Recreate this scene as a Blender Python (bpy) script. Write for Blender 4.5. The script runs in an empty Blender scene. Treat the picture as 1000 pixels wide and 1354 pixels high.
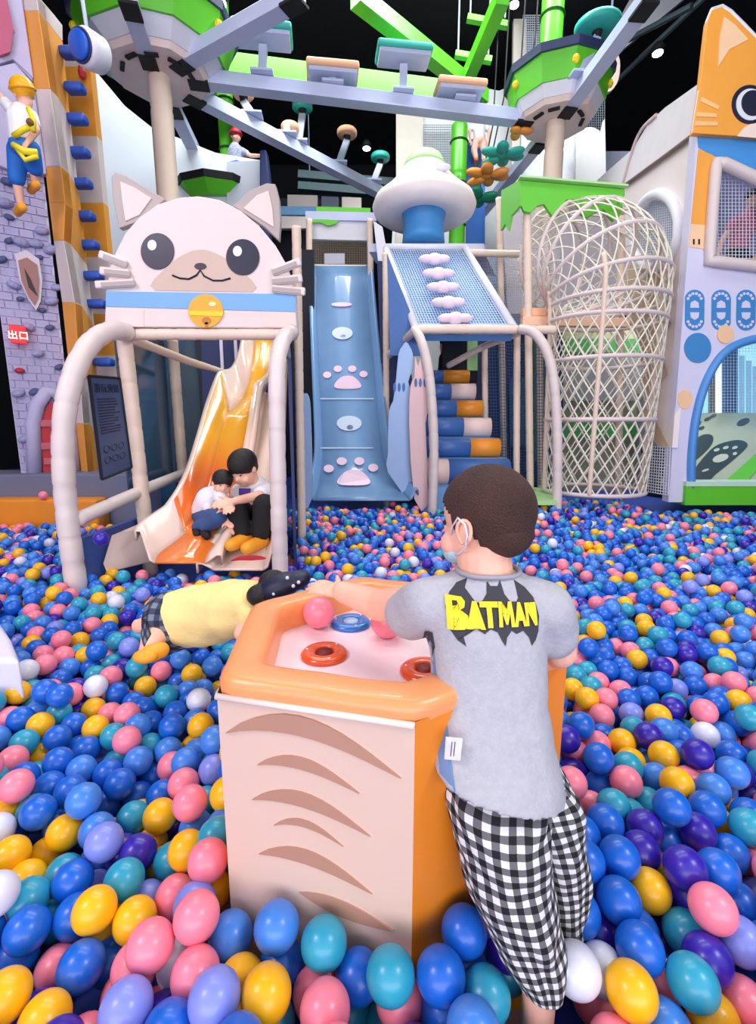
import bpy, bmesh, math, random
import numpy as np
from mathutils import Vector, Matrix, noise
from mathutils.bvhtree import BVHTree
random.seed(7); rng = np.random.default_rng(11)
R = math.radians
SC = bpy.context.scene
COL = SC.collection
# ------------------------------------------------------------------ camera
F = 630.0; PITCH = R(10.2); BZ = 0.19; CZ = BZ + 0.88
cam_d = bpy.data.cameras.new('camera'); cam = bpy.data.objects.new('camera', cam_d); COL.objects.link(cam)
cam.location = (0, 0, CZ); cam.rotation_euler = (R(90) - PITCH, 0, 0)
cam_d.sensor_fit = 'HORIZONTAL'; cam_d.sensor_width = 36; cam_d.lens = 36 * F / 1000; cam_d.clip_start = 0.02; cam_d.clip_end = 100
SC.camera = cam
# ------------------------------------------------------------------ world, lights, exposure
W = bpy.data.worlds.new('world'); SC.world = W; W.use_nodes = True
W.node_tree.nodes['Background'].inputs[0].default_value = (0.86, 0.86, 1.0, 1)
W.node_tree.nodes['Background'].inputs[1].default_value = 0.95
def area(name, loc, size, power, col=(1, 1, 1), aim=(0, 3, 0)):
    d = bpy.data.lights.new(name, 'AREA'); d.shape = 'RECTANGLE'; d.size, d.size_y = size; d.energy = power; d.color = col
    o = bpy.data.objects.new(name, d); COL.objects.link(o); o.location = loc
    o.rotation_euler = (Vector(aim) - Vector(loc)).to_track_quat('-Z', 'Y').to_euler()
area('hall_area_light', (0, 3.0, 6.8), (6, 1.2), 150, (1, 0.97, 0.94), (0, 3.6, 0))
area('hall_area_light', (-3.5, -0.6, 4.5), (1.5, 1.5), 120, (1, 0.82, 0.95), (-1, 3, 0))
area('hall_area_light', (3.2, -0.6, 4.5), (1.5, 1.5), 110, (0.94, 0.96, 1), (1, 3.5, 0))
area('front_fill_light', (0, -4.0, 1.6), (8, 2.6), 230, (0.97, 0.96, 1), (0, 6, 3.6))  # unseen fill added behind the camera, brightens fronts and beam undersides
area('hall_area_light', (0, 7.2, 8.3), (8, 1.0), 620, (0.92, 0.96, 1), (0, 9.5, 2))
area('hall_area_light', (4.4, 7.4, 3.2), (1.2, 1.2), 60, (0.96, 0.98, 1), (4.6, 7, 0))  # fill added inside the cat house to brighten the ramp behind the arch
SC.view_settings.view_transform = 'Standard'; SC.view_settings.look = 'None'
SC.view_settings.exposure = -0.06; SC.view_settings.gamma = 1; SC.view_settings.use_curve_mapping = False
# ------------------------------------------------------------------ materials
def lin(c):
    return tuple(((x / 255) / 12.92 if x / 255 <= 0.04045 else ((x / 255 + 0.055) / 1.055) ** 2.4) for x in c) + (1,)
MATS = {}
def mat(name, rgb, rough=0.5, var=0.06, scale=6, bump=0.0, bscale=60, metal=0.0, emit=0, coat=0, alpha=None, trans=0, sss=0):
    if name in MATS: return MATS[name]
    m = bpy.data.materials.new(name); m.use_nodes = True; nt = m.node_tree; N = nt.nodes; L = nt.links
    b = N['Principled BSDF']; b.inputs['Roughness'].default_value = rough; b.inputs['Metallic'].default_value = metal
    tc = N.new('ShaderNodeTexCoord'); nz = N.new('ShaderNodeTexNoise'); nz.inputs['Scale'].default_value = scale; nz.inputs['Detail'].default_value = 4
    L.new(tc.outputs['Object'], nz.inputs['Vector'])
    mx = N.new('ShaderNodeMix'); mx.data_type = 'RGBA'; c = lin(rgb)
    mx.inputs['A'].default_value = tuple(max(0, x * (1 - var)) for x in c[:3]) + (1,)
    mx.inputs['B'].default_value = tuple(min(1, x * (1 + var)) for x in c[:3]) + (1,)
    L.new(nz.outputs['Fac'], mx.inputs['Factor']); L.new(mx.outputs['Result'], b.inputs['Base Color'])
    if bump:
        n2 = N.new('ShaderNodeTexNoise'); n2.inputs['Scale'].default_value = bscale; n2.inputs['Detail'].default_value = 5
        L.new(tc.outputs['Object'], n2.inputs['Vector'])
        bp = N.new('ShaderNodeBump'); bp.inputs['Strength'].default_value = bump; bp.inputs['Distance'].default_value = 0.01
        L.new(n2.outputs['Fac'], bp.inputs['Height']); L.new(bp.outputs['Normal'], b.inputs['Normal'])
    if emit: b.inputs['Emission Color'].default_value = c; b.inputs['Emission Strength'].default_value = emit
    if coat: b.inputs['Coat Weight'].default_value = coat
    if trans: b.inputs['Transmission Weight'].default_value = trans
    if sss: b.inputs['Subsurface Weight'].default_value = sss; b.inputs['Subsurface Radius'].default_value = (0.02, 0.008, 0.004)
    MATS[name] = m; return m
cream = mat('cream_vinyl', (226, 211, 205), 0.45, 0.03)
creamd = mat('cream_foam', (235, 212, 192), 0.5, 0.06, bump=0.15)
white = mat('white_vinyl', (228, 228, 236), 0.45, 0.02)
lilac = mat('lilac_wall', (186, 182, 214), 0.7, 0.12, 5, 0.3, 20)
brickm = mat('brick_lilac', (178, 172, 206), 0.75, 0.2, 4, 0.4, 40)
mortar = mat('mortar_pale', (205, 203, 226), 0.8)
orange = mat('orange_vinyl', (238, 146, 40), 0.4, 0.05, bump=0.08, bscale=12)
orangep = mat('orange_panel', (243, 165, 62), 0.45, 0.05)
bluem = mat('blue_vinyl', (40, 110, 190), 0.4)
rungm = mat('rung_blue', (35, 80, 175), 0.45)
navy = mat('navy_panel', (32, 48, 96), 0.6, 0.1)
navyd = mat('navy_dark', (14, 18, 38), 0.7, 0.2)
black = mat('black_matte', (10, 10, 14), 0.7)
darkc = mat('ceiling_black', (9, 10, 18), 0.9, 0.3)
skyb = mat('pale_blue_band', (118, 172, 222), 0.45)
slideb = mat('slide_blue', (128, 168, 210), 0.22, 0.06, coat=0.3)
padb = mat('panel_blue', (64, 108, 172), 0.5)
paleb = mat('pale_blue_board', (160, 190, 232), 0.4)
green = mat('lime_green', (96, 200, 40), 0.4)
greend = mat('green_pipe', (92, 196, 44), 0.3)
palegreen = mat('pale_green', (176, 226, 150), 0.5)
steel = mat('beam_grey_paint', (196, 204, 232), 0.35, 0.05)
teal = mat('teal_foam', (50, 178, 160), 0.45)
peach = mat('peach_foam', (248, 186, 146), 0.45)
pinkc = mat('hub_pink_cream', (238, 214, 206), 0.5)
tan = mat('tan_print', (206, 180, 162), 0.5)
brownp = mat('brown_print', (186, 140, 118), 0.5)
taup = mat('taupe_print', (176, 164, 158), 0.5)
rope = mat('rope_cream', (238, 232, 214), 0.8, 0.08, 30, 0.3, 200)
netw = mat('net_white', (220, 226, 236), 0.7)
netd = mat('net_grey', (150, 160, 172), 0.7)
grey = mat('grey_vinyl', (112, 116, 140), 0.5)
yellow = mat('yellow_print', (250, 214, 30), 0.5)
red = mat('red_paint', (190, 34, 50), 0.5)
pinkw = mat('pink_white_play_surface', (250, 226, 232), 0.35, 0.02)
skin = mat('skin', (246, 188, 162), 0.55, 0.05, 20, sss=0.1)
hair = mat('hair_black', (22, 16, 16), 0.55, 0.4, 60, 0.6, 150)
# ------------------------------------------------------------------ pixel to point helpers
cp, sp = math.cos(PITCH), math.sin(PITCH)
def ray(px, py):
    u = (px - 500) / F; v = (py - 677) / F
    return Vector((u, cp - v * sp, -(sp + v * cp)))
def pt(px, py, Y):
    d = ray(px, py); return Vector((0, 0, CZ)) + d * (Y / d.y)
def ph(px, py, Z):
    d = ray(px, py); return Vector((0, 0, CZ)) + d * ((Z - CZ) / d.z)
def hit(px, py, P0, N):
    d = ray(px, py); o = Vector((0, 0, CZ)); return o + d * ((Vector(P0) - o).dot(N) / d.dot(N))
def proj(p):
    x = p[0]; y = p[1]; z = p[2] - CZ; zc = y * cp - z * sp; yc = -(z * cp + y * sp)
    return 500 + F * x / zc, 677 + F * yc / zc, zc
# ------------------------------------------------------------------ object helpers
WM = {}
def link(o, par, label, cat, group, kind, world=None):
    COL.objects.link(o)
    if par is not None:
        o.parent = par; o.matrix_parent_inverse = WM[par.name].inverted()
        if world is not None: o.matrix_basis = world
        WM[o.name] = world if world is not None else Matrix.Identity(4)
    if label: o['label'] = label
    if cat: o['category'] = cat
    if group: o['group'] = group
    if kind: o['kind'] = kind
    return o
def thing(name, loc, label, cat, group=None):
    o = bpy.data.objects.new(name, None); o.empty_display_size = 0.1; COL.objects.link(o); o.location = loc
    WM[o.name] = Matrix.Translation(loc); o['label'] = label; o['category'] = cat
    if group: o['group'] = group
    return o
def O(name, geo, m, par=None, label=None, cat=None, group=None, kind=None, smooth=False, bev=0, uv=None):
    if isinstance(geo, tuple): geo = [geo]
    V = []; Fc = []; MI = []
    for gi, g in enumerate(geo):
        n = len(V); V += [tuple(v) for v in g[0]]; Fc += [tuple(i + n for i in f) for f in g[1]]
        MI += [g[2] if len(g) > 2 else 0] * len(g[1])
    T = Matrix.Identity(4)
    if par is None:
        a = np.array(V); lo, hi = a.min(0), a.max(0); c = ((lo[0] + hi[0]) / 2, (lo[1] + hi[1]) / 2, lo[2])
        V = [tuple(v) for v in (a - np.array(c))]; T = Matrix.Translation(c)
    me = bpy.data.meshes.new(name); me.from_pydata(V, [], Fc)
    ms = m if isinstance(m, (list, tuple)) else [m]
    for x in ms: me.materials.append(x)
    if len(ms) > 1: me.polygons.foreach_set('material_index', MI)
    if smooth: me.polygons.foreach_set('use_smooth', [True] * len(me.polygons))
    me.validate(); bm = bmesh.new(); bm.from_mesh(me); bmesh.ops.recalc_face_normals(bm, faces=bm.faces); bm.to_mesh(me); bm.free()
    o = bpy.data.objects.new(name, me)
    if par is None: o.matrix_basis = T
    link(o, par, label, cat, group, kind)
    if par is None: WM[o.name] = T
    if bev:
        b = o.modifiers.new('bevel', 'BEVEL'); b.width = bev; b.segments = 3; b.limit_method = 'ANGLE'; b.angle_limit = R(40); b.harden_normals = False
        me.polygons.foreach_set('use_smooth', [True] * len(me.polygons)); w = o.modifiers.new('wn', 'WEIGHTED_NORMAL')
    return o
def box(c, s, rz=0, M=None):
    V = []
    for x in (-.5, .5):
        for y in (-.5, .5):
            for z in (-.5, .5): V.append(Vector((x * s[0], y * s[1], z * s[2])))
    M = M or Matrix.Rotation(rz, 4, 'Z')
    return ([M @ v + Vector(c) for v in V], [(0, 1, 3, 2), (4, 6, 7, 5), (0, 4, 5, 1), (2, 3, 7, 6), (0, 2, 6, 4), (1, 5, 7, 3)])
def hexa(a, b):   # two quads (4 pts each) -> solid
    return (list(a) + list(b), [(0, 3, 2, 1), (4, 5, 6, 7), (0, 1, 5, 4), (1, 2, 6, 5), (2, 3, 7, 6), (3, 0, 4, 7)])
def bar(a, b, w, h, up=Vector((0, 0, 1))):
    a = Vector(a); b = Vector(b); d = (b - a).normalized(); s = d.cross(up).normalized() * w / 2; t = s.cross(d).normalized() * h / 2
    q = lambda p: [p - s - t, p + s - t, p + s + t, p - s + t]
    return hexa(q(a), q(b))
def spline(P, n):
    P = [Vector(p) for p in P]; out = []; Q = [P[0] * 2 - P[1]] + P + [P[-1] * 2 - P[-2]]
    for i in range(1, len(Q) - 2):
        for k in range(n):
            t = k / n; p0, p1, p2, p3 = Q[i - 1], Q[i], Q[i + 1], Q[i + 2]
            out.append(0.5 * ((2 * p1) + (p2 - p0) * t + (2 * p0 - 5 * p1 + 4 * p2 - p3) * t * t + (3 * p1 - p0 - 3 * p2 + p3) * t ** 3))
    return out + [P[-1]]
def tube(P, r, n=10, closed=False, cap=True):
    P = [Vector(p) for p in P]; m = len(P); rr = r if isinstance(r, (list, tuple)) else [r] * m
    V = []; Fc = []; up = None
    for i, p in enumerate(P):
        if closed: t = (P[(i + 1) % m] - P[i - 1]).normalized()
        else: t = (P[min(i + 1, m - 1)] - P[max(i - 1, 0)]).normalized()
        if up is None: up = Vector((0, 0, 1)) if abs(t.z) < 0.9 else Vector((1, 0, 0))
        s = t.cross(up).normalized(); up = s.cross(t).normalized()
        for k in range(n):
            a = 2 * math.pi * k / n; V.append(p + (s * math.cos(a) + up * math.sin(a)) * rr[i])
    for i in range(m if closed else m - 1):
        j = (i + 1) % m
        for k in range(n): Fc.append((i * n + k, i * n + (k + 1) % n, j * n + (k + 1) % n, j * n + k))
    if cap and not closed: Fc.append(tuple(range(n))[::-1]); Fc.append(tuple((m - 1) * n + k for k in range(n)))
    return (V, Fc)
def foam(P, r, seg=0.16, n=14):   # padded pipe with seams
    P = [Vector(p) for p in P]; out = [P[0]]; L = 0; res = []; rad = []
    pts = []
    for a, b in zip(P, P[1:]):
        d = (b - a).length; k = max(1, int(d / 0.01)); pts += [(a.lerp(b, i / k)) for i in range(k)]
    pts.append(P[-1]); s = 0; keep = []; last = pts[0]
    for i, p in enumerate(pts):
        s += (p - last).length; last = p; ph_ = s % seg
        d = min(ph_, seg - ph_)
        if i % 4 == 0 or d < 0.008 or i == len(pts) - 1: res.append(p); rad.append(r * (0.93 if d < 0.006 else 1.0))
    return tube(res, rad, n)
def lathe(prof, c, n=32, axis=Vector((0, 0, 1))):
    q = Vector((0, 0, 1)).rotation_difference(axis); V = []; Fc = []; m = len(prof)
    for r, z in prof:
        for k in range(n):
            a = 2 * math.pi * k / n; V.append(q @ Vector((r * math.cos(a), r * math.sin(a), z)) + Vector(c))
    for i in range(m - 1):
        for k in range(n): Fc.append((i * n + k, i * n + (k + 1) % n, (i + 1) * n + (k + 1) % n, (i + 1) * n + k))
    Fc.append(tuple(range(n))[::-1]); Fc.append(tuple((m - 1) * n + k for k in range(n)))
    return (V, Fc)
def ell(c, r, n=16, m=None, M=None):
    V = []; Fc = []; m = m or n // 2; r = r if isinstance(r, (tuple, list)) else (r, r, r)
    M = M or Matrix.Identity(3); c = Vector(c)
    for i in range(1, m):
        t = math.pi * i / m
        for k in range(n):
            a = 2 * math.pi * k / n
            V.append(M @ Vector((r[0] * math.sin(t) * math.cos(a), r[1] * math.sin(t) * math.sin(a), r[2] * math.cos(t))) + c)
    for i in range(m - 2):
        for k in range(n): Fc.append((i * n + k, (i + 1) * n + k, (i + 1) * n + (k + 1) % n, i * n + (k + 1) % n))
    V += [M @ Vector((0, 0, r[2])) + c, M @ Vector((0, 0, -r[2])) + c]; a, b = len(V) - 2, len(V) - 1
    for k in range(n): Fc.append((a, k, (k + 1) % n)); Fc.append((b, (m - 2) * n + (k + 1) % n, (m - 2) * n + k))
    return (V, Fc)
def cap_(p0, p1, r0, r1, n=12):
    p0 = Vector(p0); p1 = Vector(p1); d = (p1 - p0); L = d.length or 1e-6; d = d / L; P = []; rr = []
    for i in range(1, 5): a = math.pi / 2 * i / 5; P.append(p0 - d * r0 * math.cos(a)); rr.append(r0 * math.sin(a))
    P += [p0, p1]; rr += [r0, r1]
    for i in range(4, 0, -1): a = math.pi / 2 * i / 5; P.append(p1 + d * r1 * math.cos(a)); rr.append(r1 * math.sin(a))
    return tube(P, rr, n)
def prism(pts, dvec):
    n = len(pts); d = Vector(dvec); V = [Vector(p) for p in pts] + [Vector(p) + d for p in pts]
    return (V, [tuple(range(n)), tuple(range(n, 2 * n))[::-1]] + [(i, (i + 1) % n, n + (i + 1) % n, n + i) for i in range(n)])
def board(pix, Y, d=0.03): return prism([pt(x, y, Y) for x, y in pix], (0, d, 0))
def holes_board(outer, holes, dvec):
    bm = bmesh.new(); 
    for loop in [outer] + holes:
        vs = [bm.verts.new(p) for p in loop]
        for i in range(len(vs)): bm.edges.new((vs[i], vs[(i + 1) % len(vs)]))
    bmesh.ops.triangle_fill(bm, use_beauty=True, use_dissolve=False, edges=bm.edges[:])
    r = bmesh.ops.extrude_face_region(bm, geom=bm.faces[:])
    bmesh.ops.translate(bm, verts=[e for e in r['geom'] if isinstance(e, bmesh.types.BMVert)], vec=Vector(dvec))
    bm.verts.index_update(); V = [v.co.copy() for v in bm.verts]; Fc = [tuple(v.index for v in f.verts) for f in bm.faces]; bm.free()
    return (V, Fc)
def circ(cx, cy, rx, ry=None, n=32, rot=0):
    ry = ry or rx; return [(cx + rx * math.cos(a) * math.cos(rot) - ry * math.sin(a) * math.sin(rot), cy + rx * math.cos(a) * math.sin(rot) + ry * math.sin(a) * math.cos(rot)) for a in [2 * math.pi * k / n for k in range(n)]]
def smooth2(P, n=5, closed=True):
    m = len(P); out = []
    for i in range(m):
        p0, p1, p2, p3 = [Vector(P[(i + k) % m]) for k in (-1, 0, 1, 2)]
        for k in range(n):
            t = k / n; q = 0.5 * ((2 * p1) + (p2 - p0) * t + (2 * p0 - 5 * p1 + 4 * p2 - p3) * t * t + (3 * p1 - p0 - 3 * p2 + p3) * t ** 3); out.append(tuple(q))
    return out
def net(a, b, c, d, nu, nv, r=0.004):   # quad a-b-c-d, real cords
    g = []; a, b, c, d = map(Vector, (a, b, c, d))
    for i in range(nu + 1): t = i / nu; g.append(tube([a.lerp(b, t), d.lerp(c, t)], r, 3, cap=False))
    for i in range(nv + 1): t = i / nv; g.append(tube([a.lerp(d, t), b.lerp(c, t)], r, 3, cap=False))
    return g
def bake(o, mods=()):
    dg = bpy.context.evaluated_depsgraph_get(); me = bpy.data.meshes.new_from_object(o.evaluated_get(dg)); o.modifiers.clear(); o.data = me
    return o
def fuse(name, geo, m, par, voxel=0.006, it=4, **kw):
    o = O(name, geo, m, par, smooth=True, **kw)
    r = o.modifiers.new('r', 'REMESH'); r.mode = 'VOXEL'; r.voxel_size = voxel; r.use_smooth_shade = True
    s = o.modifiers.new('s', 'SMOOTH'); s.factor = 0.5; s.iterations = it
    bpy.context.view_layer.update(); bake(o); o.data.polygons.foreach_set('use_smooth', [True] * len(o.data.polygons)); return o
def decal(o, polys, m, name, par, N, off=0.0012, sub=0.012, label=None):
    """print that follows the cloth under it: flat outlines laid along N onto object o"""
    bm = bmesh.new()
    for P in polys:
        vs = [bm.verts.new(p) for p in P]; bm.faces.new(vs)
    bmesh.ops.triangulate(bm, faces=bm.faces[:])
    for _ in range(5):
        es = [e for e in bm.edges if e.calc_length() > sub]
        if not es: break
        bmesh.ops.subdivide_edges(bm, edges=es, cuts=1); bmesh.ops.triangulate(bm, faces=bm.faces[:])
    me = o.data; Mw = WM[o.name]; t = BVHTree.FromPolygons([Mw @ v.co for v in me.vertices], [tuple(p.vertices) for p in me.polygons])
    N = Vector(N).normalized()
    for v in bm.verts:
        h = t.ray_cast(v.co - N * 0.3, N)
        if h[0] is None:
            q_ = t.find_nearest(v.co - N * 0.0); h = t.ray_cast(v.co - N * .3 + Vector((3e-4, 0, 4e-4)), N) if True else h
        if h[0] is not None: v.co = h[0] - N * off; v.tag = True
    bmesh.ops.delete(bm, geom=[v for v in bm.verts if not v.tag], context='VERTS')
    bm.verts.index_update(); g = ([v.co.copy() for v in bm.verts], [tuple(v.index for v in f.verts) for f in bm.faces]); bm.free()
    return O(name, g, m, par, label=label, smooth=True)

# ================================================================== SETTING
floor = O('floor', box((0, 7, -0.03), (19, 19, 0.06)), mat('pit_floor_blue', (30, 60, 150), 0.6), kind='structure')
O('ceiling', box((0, 7, 9.05), (19, 19, 0.1)), darkc, kind='structure')
O('wall_back', box((0, 16.4, 4.5), (19, 0.1, 9.1)), darkc, kind='structure')
O('wall_left', box((-9.4, 7, 4.5), (0.1, 19, 9.1)), darkc, kind='structure')
O('wall_right', box((9.4, 7, 4.5), (0.1, 19, 9.1)), darkc, kind='structure')
# pit surround on the far side: grey ledge and orange pad
t1 = O('trim_1', box((-4.2, 4.98, 0.30), (3.6, 0.5, 0.60)), grey, kind='structure', bev=0.02)
O('trim_2', box((-4.3, 4.62, 0.19), (3.2, 0.22, 0.38)), orange, kind='structure', bev=0.03)
# ceiling steelwork
gb = lambda a, b, w=0.22: bar(a, b, w, w)
for (a, b, w, lb) in [((470, -5), (640, 130), 0.2, 'lime green roof beam sloping down towards the grey crossing'), ((665, -5), (612, 118), 0.18, 'short lime green roof beam beside the hanging lamp')]:
    O('roof_beam', gb(ph(*a, 6.6), ph(*b, 6.6), w), greend, label=lb, cat='beam')
O('roof_beam', bar(pt(255, 88, 8.6), pt(612, 132, 9.2), 0.2, 0.42), greend, label='long lime green beam running behind the stepping boards', cat='beam')
for k, (a, b) in enumerate([((395, 232), (560, 246)), ((395, 247), (560, 260))]):
    t = thing('duct', pt(*a, 12.5), ['upper grey green duct in the dark above the long slide', 'lower grey green duct in the dark above the long slide'][k], 'duct')
    O('duct_body', bar(pt(*a, 12.5), pt(*b, 12.5), 0.2, 0.16), mat('duct_green_grey', (70, 100, 104), 0.5), t)
    for x in (410, 540): p_ = pt(x, 240 + 12 * k, 12.55); O('hanger_rod', tube([p_, Vector((p_.x, p_.y, 9.0))], .012, 5), netd, t)
for k, (a, b) in enumerate([((760, 90), (915, 8)), ((800, 122), (960, -30))]):
    O('roof_rail', tube([pt(*a, 11), pt(*b, 9)], 0.05, 8), mat('rail_dark_grey', (70, 84, 90), 0.4, metal=0.5), label=['upper dark grey rail under the black ceiling', 'lower dark grey rail under the black ceiling'][k], cat='rail')
lamp = mat('lamp_glow', (255, 255, 255), emit=14)
for (x, y, Y, lb) in [(290, 4, 7.2, 'small round ceiling lamp above the lime green pipe'), (485, 196, 12.5, 'small round lamp in the dark over the long slide'), (870, 70, 10, 'small round ceiling lamp near the orange cat ear'), (680, 6, 10.5, 'small round ceiling lamp beside the short green beam'), (610, 210, 12, 'small round lamp behind the net by the green pipe')]:
    c = pt(x, y, Y); t = thing('ceiling_lamp', c, lb, 'lamp', 'small ceiling lamps')
    O('housing', lathe([(0.1, 0.0), (0.12, 0.08), (0.06, 0.16)], c, 16), black, t, smooth=True)
    O('bulb', lathe([(0.085, -0.02), (0.09, 0.0), (0.05, 0.01)], c, 16), lamp, t, smooth=True)

# pale membrane wall behind the cat
mem = mat('membrane_white', (228, 236, 242), 0.6, 0.03)
pm = smooth2([(120, 60), (150, 128), (200, 170), (250, 188), (300, 206), (352, 214), (352, 275), (300, 420), (120, 420)], 3)
O('fabric_screen', board([(118, 84), (140, 110), (165, 140), (200, 168), (240, 184), (285, 202), (345, 212), (352, 275), (352, 420), (128, 420)], 8.8, 0.06), mem, label='large white curved screen behind the cat face board', cat='screen')

# ================================================================== CASTLE CLIMBING WALL
A = Vector((-3.66, 4.88, 0)); B = Vector((-3.26, 5.15, 0)); ctop = 6.4
cdir = (B - A); cn = Vector((cdir.y, -cdir.x, 0)).normalized()      # towards the room
cw = thing('castle_climbing_wall', (A.x, A.y, 0.6), 'tall lilac brick castle wall for climbing, beside the orange slab', 'climbing wall')
O('backing', hexa([A + Vector((0, 0, .6)), B + Vector((0, 0, .6)), B + Vector((0, 0, ctop)), A + Vector((0, 0, ctop))], [q - cn * 0.15 for q in (A + Vector((0, 0, .6)), B + Vector((0, 0, .6)), B + Vector((0, 0, ctop)), A + Vector((0, 0, ctop)))]), mortar, cw)
bmesh_brick = bpy.data.meshes.new('brick'); bb = box((0, 0, 0), (1, 1, 1)); bmesh_brick.from_pydata([tuple(v) for v in bb[0]], [], bb[1]); bmesh_brick.materials.append(brickm)
bp_ = bmesh.new(); bp_.from_mesh(bmesh_brick); bmesh.ops.recalc_face_normals(bp_, faces=bp_.faces); bp_.to_mesh(bmesh_brick); bp_.free()
cl = cdir.length; ang = math.atan2(cdir.y, cdir.x); row = 0; z = 0.62; nb = 0
while z < 3.75:
    h = 0.075; x = -0.07 if row % 2 else 0.0
    while x < cl:
        w = 0.115; x0, x1 = max(x, 0), min(x + w, cl)
        if x1 - x0 > 0.03 and nb < 298:
            c = A + cdir.normalized() * ((x0 + x1) / 2) + cn * random.uniform(0.0, 0.008) + Vector((0, 0, z + h / 2))
            M = Matrix.Translation(c) @ Matrix.Rotation(ang, 4, 'Z') @ Matrix.Diagonal((x1 - x0 - 0.009, 0.02 + random.uniform(0, 0.018), h - 0.009, 1))
            link(bpy.data.objects.new('brick', bmesh_brick), cw, None, None, None, None, M); nb += 1
        x += w
    z += h; row += 1
def cpt(px, py, off=0.0): return hit(px, py, A + cn * off, cn)
# faceted upper stone with bosses
for q in [[(-20, 215), (25, 235), (62, 235), (45, 118), (20, 90), (-20, 100)], [(-20, 98), (18, 85), (45, 110), (28, -6), (10, -6), (-20, 30)], [(20, 88), (44, 112), (36, 60), (24, 40)]]:
    O('stone_facet', prism([cpt(x, y, 0.0) for x, y in q], cn * (0.05 + random.random() * 0.05)), lilac, cw, bev=0.01)
O('painted_patch', prism([cpt(x, y, 0.11) for x, y in [(-20, -6), (8, -6), (18, 40), (14, 70), (0, 75), (-20, 60)]], cn * 0.02), mat('faded_rose', (186, 92, 122), 0.7), cw, label='faded rose patch near the top')
hl = mat('hold_lilac', (150, 150, 188), 0.6, 0.1); hr = mat('hold_red', (176, 30, 56), 0.5); hb = mat('hold_slate', (78, 88, 128), 0.6)
for x, y, m_, s in [(15, 23, hr, .07), (8, 38, hl, .12), (18, 92, hb, .07), (6, 268, hl, .1), (12, 287, hb, .06), (55, 305, hl, .09), (28, 320, hl, .1), (47, 322, hl, .09), (12, 318, hb, .06), (67, 330, hl, .09), (52, 340, hb, .05), (2, 343, hb, .07), (18, 377, hl, .08), (75, 380, hl, .07), (27, 395, hb, .05), (68, 398, hl, .09), (56, 410, hb, .05), (38, 432, hl, .08), (66, 433, hb, .06), (50, 467, hl, .08), (78, 485, hb, .06), (26, 490, hr, .06), (24, 520, hl, .08), (45, 518, hb, .07), (80, 520, hl, .07), (32, 580, hl, .08), (60, 222, hl, .09), (10, 240, hb, .08), (33, 228, hl, .07)]:
    c = cpt(x, y, 0.03); g = ell(c, (s * .75, s * .6, s * .45), 10, 6, Matrix.Rotation(ang + random.uniform(-.4, .4), 3, 'Z') @ Matrix.Rotation(random.uniform(-.5, .5), 3, 'Y'))
    for v in g[0]: v += Vector((0, 0, -0.25 * abs((v - c).dot(cn))))
    O('climbing_hold', g, m_, cw)
# shield
sh = [(20, 338), (35, 333), (52, 345), (56, 372), (54, 400), (48, 412), (38, 398), (26, 372)]
sd = O('shield', prism([cpt(x, y, 0.02) for x, y in sh], cn * 0.06), mat('shield_rim', (206, 196, 206), 0.5), cw, label='stone shield with a brown painted face')
O('shield_face', prism([cpt(38 + (x - 38) * .78, 372 + (y - 372) * .8, 0.08) for x, y in sh], cn * 0.012), mat('shield_brown', (158, 112, 104), 0.6), sd)
O('shield_gash', prism([cpt(x, y, 0.092) for x, y in [(32, 355), (40, 368), (50, 392), (38, 380)]], cn * 0.006), mat('dark_brown', (56, 36, 40), 0.6), sd)
# arched door
arc = [(46, 626), (44, 560), (50, 535), (62, 518), (76, 520), (88, 540), (94, 575), (97, 628)]
fr = O('arch_frame', tube([cpt(x, y, 0.04) for x, y in arc], 0.07, 8), lilac, cw, smooth=True)
dr_ = O('red_door', prism([cpt(x, y, 0.035) for x, y in [(57, 626), (54, 570), (58, 545), (66, 532), (76, 534), (86, 555), (89, 626)]], cn * 0.02), red, cw, label='small red arched door at the foot of the wall')
for x, y in [(62, 560), (76, 562), (64, 590), (77, 588), (68, 610), (80, 608)]:
    O('door_plank', box(cpt(x, y, 0.06), (0.13, 0.03, 0.07), ang), mat('dusty_rose', (196, 96, 112), 0.6), dr_, bev=0.008)
# lit exit sign
es = thing('exit_sign', cpt(24, 458, 0.1), 'glowing red exit sign with pale lettering on the brick wall', 'sign')
O('sign_box', prism([cpt(x, y, 0.06) for x, y in [(12, 430), (34, 433), (36, 456), (15, 454)]], cn * 0.06), mat('sign_red', (215, 30, 40), 0.4, emit=0.7), es, bev=0.006)
def text_mesh(body, size, M, m, name, par, ext=0.002, label=None):
    cu = bpy.data.curves.new('t', 'FONT'); cu.body = body; cu.size = size; cu.extrude = ext; cu.align_x = 'CENTER'; cu.align_y = 'CENTER'
    o = bpy.data.objects.new('t', cu); COL.objects.link(o); bpy.context.view_layer.update()
    me = bpy.data.meshes.new_from_object(o.evaluated_get(bpy.context.evaluated_depsgraph_get())); bpy.data.objects.remove(o)
    me.transform(M); me.materials.clear(); me.materials.append(m); o = bpy.data.objects.new(name, me); return link(o, par, label, None, None, None)
TM = lambda c, ang=0: Matrix.Translation(c) @ Matrix.Rotation(ang, 4, 'Z') @ Matrix.Rotation(R(90), 4, 'X')
text_mesh('出口', 0.085, TM(cpt(24, 444, 0.125), ang), mat('sign_letters', (255, 236, 190), emit=3), 'lettering', es)

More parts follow.
